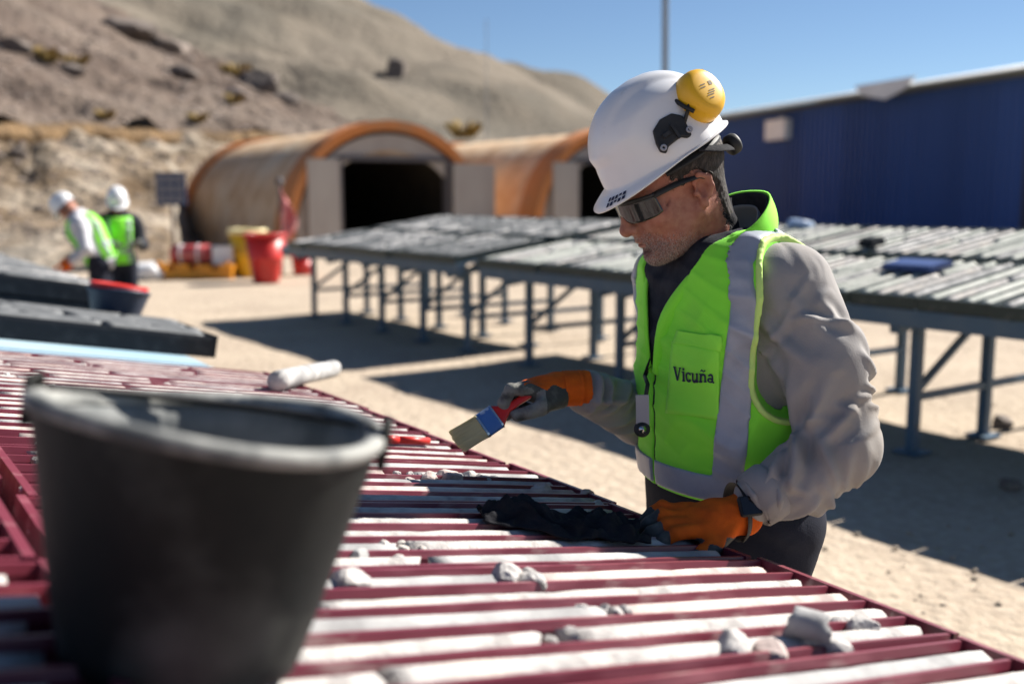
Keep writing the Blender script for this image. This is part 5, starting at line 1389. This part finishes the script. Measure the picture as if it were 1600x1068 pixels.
# knit cuffs of the gloves
for o_, mtx, r_ in ((lh, LM, .040), (rh, RM, .036)):
    n = 28; V, F = [], []
    for i, x_ in enumerate(np.linspace(-.026,.010,13)):
        for k in range(n):
            a = 2*math.pi*k/n; rr = r_*(1.02+.04*(i%2)-.25*max(0,(x_+.0))*8+(.05 if i == 0 else 0)); V.append(mtx @ Vector((x_, rr*math.cos(a)*1.02, rr*.93*math.sin(a)))-PO)
    for i in range(12):
        for k in range(n): F.append((i*n+k, i*n+(k+1)%n, (i+1)*n+(k+1)%n, (i+1)*n+k))
    if mtx is RM: link('glove_cuff', mesh('glove_cuff', V, F, M['glove_orange'], True), o_)
# watch on the left wrist
wm = LM @ Matrix.Translation((-.030,-.010,.0)) @ Matrix.Rotation(R(-42), 4, 'X')
def w_part(name, vf, m, par, bevel=None):
    o = link(name, mesh(name, [wm @ Vector(q)-PO for q in vf[0]], vf[1], m, False), par)
    if bevel: md = o.modifiers.new('bev','BEVEL'); md.width = bevel; md.segments = 3
    return o
wt = w_part('watch', box(-.020,.020,-.018,.018,.042,.053), M['black_plastic'], man, .005)
w_part('watch_face', box(-.017,.017,-.015,.015,.0535,.0545), M['watch_glass'], wt)
w_part('watch_strap', tube([(0,.045*math.cos(a), .045*math.sin(a)) for a in np.linspace(0,2*math.pi,40)], .012, 8, False, (1,.2)), M['black_plastic'], wt)
# lanyard with badge and reel
LA = [on_vest(1034,470,.008) or TW_(.15,.02,1.25), on_vest(1022,540,.010) or TW_(.16,0,1.15), on_vest(1016,590,.014) or TW_(.17,0,1.08)]
ly_ = part('lanyard', tube([TW_(.115,.055,1.385)]+LA, .006, 8, True, (1,.5)), M['black_cloth'], man, PO, True)
e = at(1012,600,1.86); part('lanyard_hook', tube([LA[-1], e, e+Vector((-.004,0,-.03))], .004, 8), M['black_plastic'], ly_, PO, True)
b = at(1003,640,1.85); part('badge', beam(b+Vector((0,0,.028)), b+Vector((.002,0,-.028)), .024, .004, (0,1,.2)), M['grey_plastic'], ly_, PO)
part('reel', xf(lathe([(0,-.006),(.013,-.006),(.015,-.002),(.015,.003),(.010,.006),(0,.007)], 24), Matrix.Translation(at(1003,670,1.85)) @ Matrix.Rotation(R(80),4,'X')), M['black_plastic'], ly_, PO, True)
part('reel_stud', xf(lathe([(0,.007),(.006,.007),(.007,.010),(0,.012)], 16), Matrix.Translation(at(1003,670,1.85)) @ Matrix.Rotation(R(80),4,'X')), M['chrome'], ly_, PO, True)
# ------------------------------------------------------- paintbrush held in the right hand
ba = at(843,604,1.945); bb = at(714,693,1.905)
bx = (bb-ba).normalized(); bn = Vector((.25,-.74,.62)); bn = (bn-bx*bn.dot(bx)).normalized(); bw = bn.cross(bx)
BM_ = Matrix(((bw.x,bn.x,bx.x,ba.x),(bw.y,bn.y,bx.y,ba.y),(bw.z,bn.z,bx.z,ba.z),(0,0,0,1)))
pb = thing('paintbrush', 'flat paintbrush with red handle and cream bristles held over the trays', 'brush', matrix=BM_)
LB = (bb-ba).length
def loft(st, n=20):
    V, F = [], []
    for z, w, t in st:
        for k in range(n):
            a = 2*math.pi*k/n; c_, s_ = math.cos(a), math.sin(a); V.append((w*math.copysign(abs(c_)**.6,c_), t*math.copysign(abs(s_)**.6,s_), z))
    m = len(st)
    for i in range(m-1):
        for k in range(n): F.append((i*n+k, i*n+(k+1)%n, (i+1)*n+(k+1)%n, (i+1)*n+k))
    F.append(tuple(range(n-1,-1,-1))); F.append(tuple((m-1)*n+k for k in range(n))); return V, F
part('handle', loft([(-.002,.004,.003),(0,.0075,.005),(.02,.009,.0062),(.05,.0075,.006),(.075,.0085,.0062),(.088,.016,.0065),(.098,.0235,.0075),(.104,.0245,.0078)]), M['brush_red'], pb, smooth=True)
part('ferrule', loft([(.100,.0255,.0088),(.1345,.0255,.0086)]), M['brush_label'], pb)
part('ferrule_edge', join(loft([(.099,.0262,.0094),(.1025,.0262,.0094)]), loft([(.131,.0262,.0092),(.1355,.0262,.0092)])), M['chrome'], pb)
V, F = [], []; rs = random.Random(3)
for k in range(420):
    x0, y0 = rs.uniform(-.0235,.0235), rs.uniform(-.0075,.0075); x1 = x0*1.03+rs.uniform(-.002,.002)-.004; y1 = y0*.5+rs.uniform(-.001,.001); L_ = LB+rs.uniform(-.008,.004)-abs(x0)*.15
    w = .0011; b_ = len(V); V += [(x0-w,y0,.133),(x0+w,y0,.133),(x0,y0+w*1.5,.133),(x1-w*.6,y1,L_),(x1+w*.6,y1,L_),(x1,y1+w,L_)]
    F += [(b_,b_+1,b_+4,b_+3),(b_+1,b_+2,b_+5,b_+4),(b_+2,b_,b_+3,b_+5),(b_+3,b_+4,b_+5)]
part('bristles', (V, F), M['bristle'], pb)

# ================================================================== THE TWO WORKERS FAR LEFT
def worker(org, face, lean, label, arm_l_pts, arm_r_pts, sleeve, head_pitch, sc=1.0, lead=0):
    f = Vector((math.cos(face), math.sin(face), 0)); l = Vector((-f.y, f.x, 0))
    t = thing('person', label, 'person', org)
    def L(a, b, c): return f*a*sc+l*b*sc+Vector((0,0,c*sc))
    hip = L(0,0,.92); ch = hip+L(math.sin(lean)*.40, 0, math.cos(lean)*.40); nk = hip+L(math.sin(lean)*.56, 0, math.cos(lean)*.56)
    hdp = nk+L(math.sin(lean+head_pitch)*.14, 0, math.cos(lean+head_pitch)*.14)
    bx_lo = (-.75,-.75,0); ax_, q = grid(bx_lo, (.75,.75,1.75), .0165)
    legs = None
    for s_ in (1,-1):
        e = chain(q, [hip+L(0,.09*s_,-.03), L(.02+.04*lead*s_,.11*s_,.48), L(-.02+.10*lead*s_,.12*s_,.04)], [.105,.075,.058], .03)
        e = sm(e, cone(q, L(-.04+.10*lead*s_,.12*s_,.045), L(.12+.10*lead*s_,.14*s_,.035), .045, .038), .03)
        legs = e if legs is None else np.minimum(legs, e)
    D = sm(legs, chain(q, [hip, hip+L(math.sin(lean)*.2,0,math.cos(lean)*.2)], [.135,.14], .05), .05)
    D = sm(D, ball(q, hdp, .095), .02); D = sm(D, cone(q, nk, hdp, .055, .055), .02)
    P, F = surface_nets(D.astype(np.float32), ax_, .0165)
    c = P[F].mean(1); mi = np.where(c[:,2] > (nk.z+hdp.z)/2-.05, 1, 0)
    link('body', np_mesh('body', P, F, [M['trousers'], M['skin']], mi), t)
    tor = sm(cone(q, hip+L(0,0,.02), ch, .150, .165), cone(q, ch, nk, .165, .07), .04)
    shl = chain(q, [ch+L(0,.15,.06), nk+L(0,0,-.04), ch+L(0,-.15,.06)], [.085,.09,.085], .04)
    tor = sm(tor, shl, .05)
    arms = None
    for s_, pts in ((1,arm_l_pts),(-1,arm_r_pts)):
        e = chain(q, [ch+L(0,.19*s_,.07), L(*pts[0]), L(*pts[1])], [.075,.06,.045], .02); arms = e if arms is None else np.minimum(arms, e)
    sh_ = sm(tor, arms, .03)-.006*ridge(q, (.3,.4,.8), 1.1, 38, 12, 1.3)
    P, F = surface_nets(sh_.astype(np.float32), ax_, .0165); link('shirt', np_mesh('shirt', P, F, sleeve), t)
    up_ = (nk-hip).normalized(); hgt = (q[0]-hip.x)*up_.x+(q[1]-hip.y)*up_.y+(q[2]-hip.z)*up_.z
    lat = q[0]*l.x+q[1]*l.y
    v_ = np.maximum.reduce([tor-.02, np.abs(lat)-.155*sc, -.02-hgt, hgt-.545*sc])
    P, F = surface_nets(v_.astype(np.float32), ax_, .0165); vs = link('vest', np_mesh('vest', P, F, M['vest']), t)
    tp = np.maximum.reduce([tor-.027, -(tor-.012), np.minimum(np.abs(hgt-.12)-.028, np.abs(np.abs(lat)-.10)-.026), np.abs(lat)-.158*sc, -.01-hgt, hgt-.53*sc])
    P, F = surface_nets(tp.astype(np.float32), ax_, .0165); link('reflective_tape', np_mesh('reflective_tape', P, F, M['tape']), vs)
    hz_ = (hdp-nk).normalized(); hx_ = (f*math.cos(lean*.6+head_pitch)-Vector((0,0,1))*math.sin(lean*.6+head_pitch)).normalized(); hy_ = hz_.cross(hx_).normalized(); hz_ = hx_.cross(hy_)
    hm = Matrix(((hx_.x,hy_.x,hz_.x,hdp.x),(hx_.y,hy_.y,hz_.y,hdp.y),(hx_.z,hy_.z,hz_.z,hdp.z),(0,0,0,1))) @ Matrix.Translation((0,0,.035)) 
    hv = [hm @ (Vector(v)*1.02) for v in helm_v]
    hh = link('hard_hat', mesh('hard_hat', hv, helm_f, M['helmet_white'], True), t)
    link('chin_strap', mesh('chin_strap', [hm @ Vector(v) for v in tube([(.01,.10,0),(.0,.085,-.07),(.02,0,-.13),(.0,-.085,-.07),(.01,-.10,0)], .01, 6)[0]], tube([(0,0,0)]*5 and [(.01,.10,0),(.0,.085,-.07),(.02,0,-.13),(.0,-.085,-.07),(.01,-.10,0)], .01, 6)[1], M['black_plastic'], True), hh)
    for s_, pts in ((1,arm_l_pts),(-1,arm_r_pts)):
        w_ = L(*pts[1]); d_ = (w_-L(*pts[0])).normalized()
        vf = join(tube([w_-d_*.02, w_+d_*.05, w_+d_*.10], [.045,.042,.03], 10), *[tube([w_+d_*.08+l*(k-1.5)*.02, w_+d_*.14+l*(k-1.5)*.024, w_+d_*.17+l*(k-1.5)*.024-Vector((0,0,.02))], [.012,.011,.009], 6) for k in range(4)])
        link('glove', mesh('glove', vf[0], vf[1], M['glove_dark'] if sleeve == M['navy_cloth'] else M['glove_orange'], True), t)
    return t
p = at(158,420,10.6); p.z = 0
worker(p, R(186), .42, 'worker in pale shirt and lime vest leaning over the far left rack', ((.06,.29,1.06),(.26,.26,.90)), ((.20,-.25,1.05),(.40,-.15,.92)), M['shirt_pale'], .50, .88)
p = at(188,420,11.0); p.z = 0
worker(p, R(292), .20, 'worker in dark sleeves and lime vest standing right of the leaning worker', ((.12,.27,1.08),(.36,.22,1.12)), ((.12,-.27,1.08),(.34,-.10,1.10)), M['navy_cloth'], .30, .87)
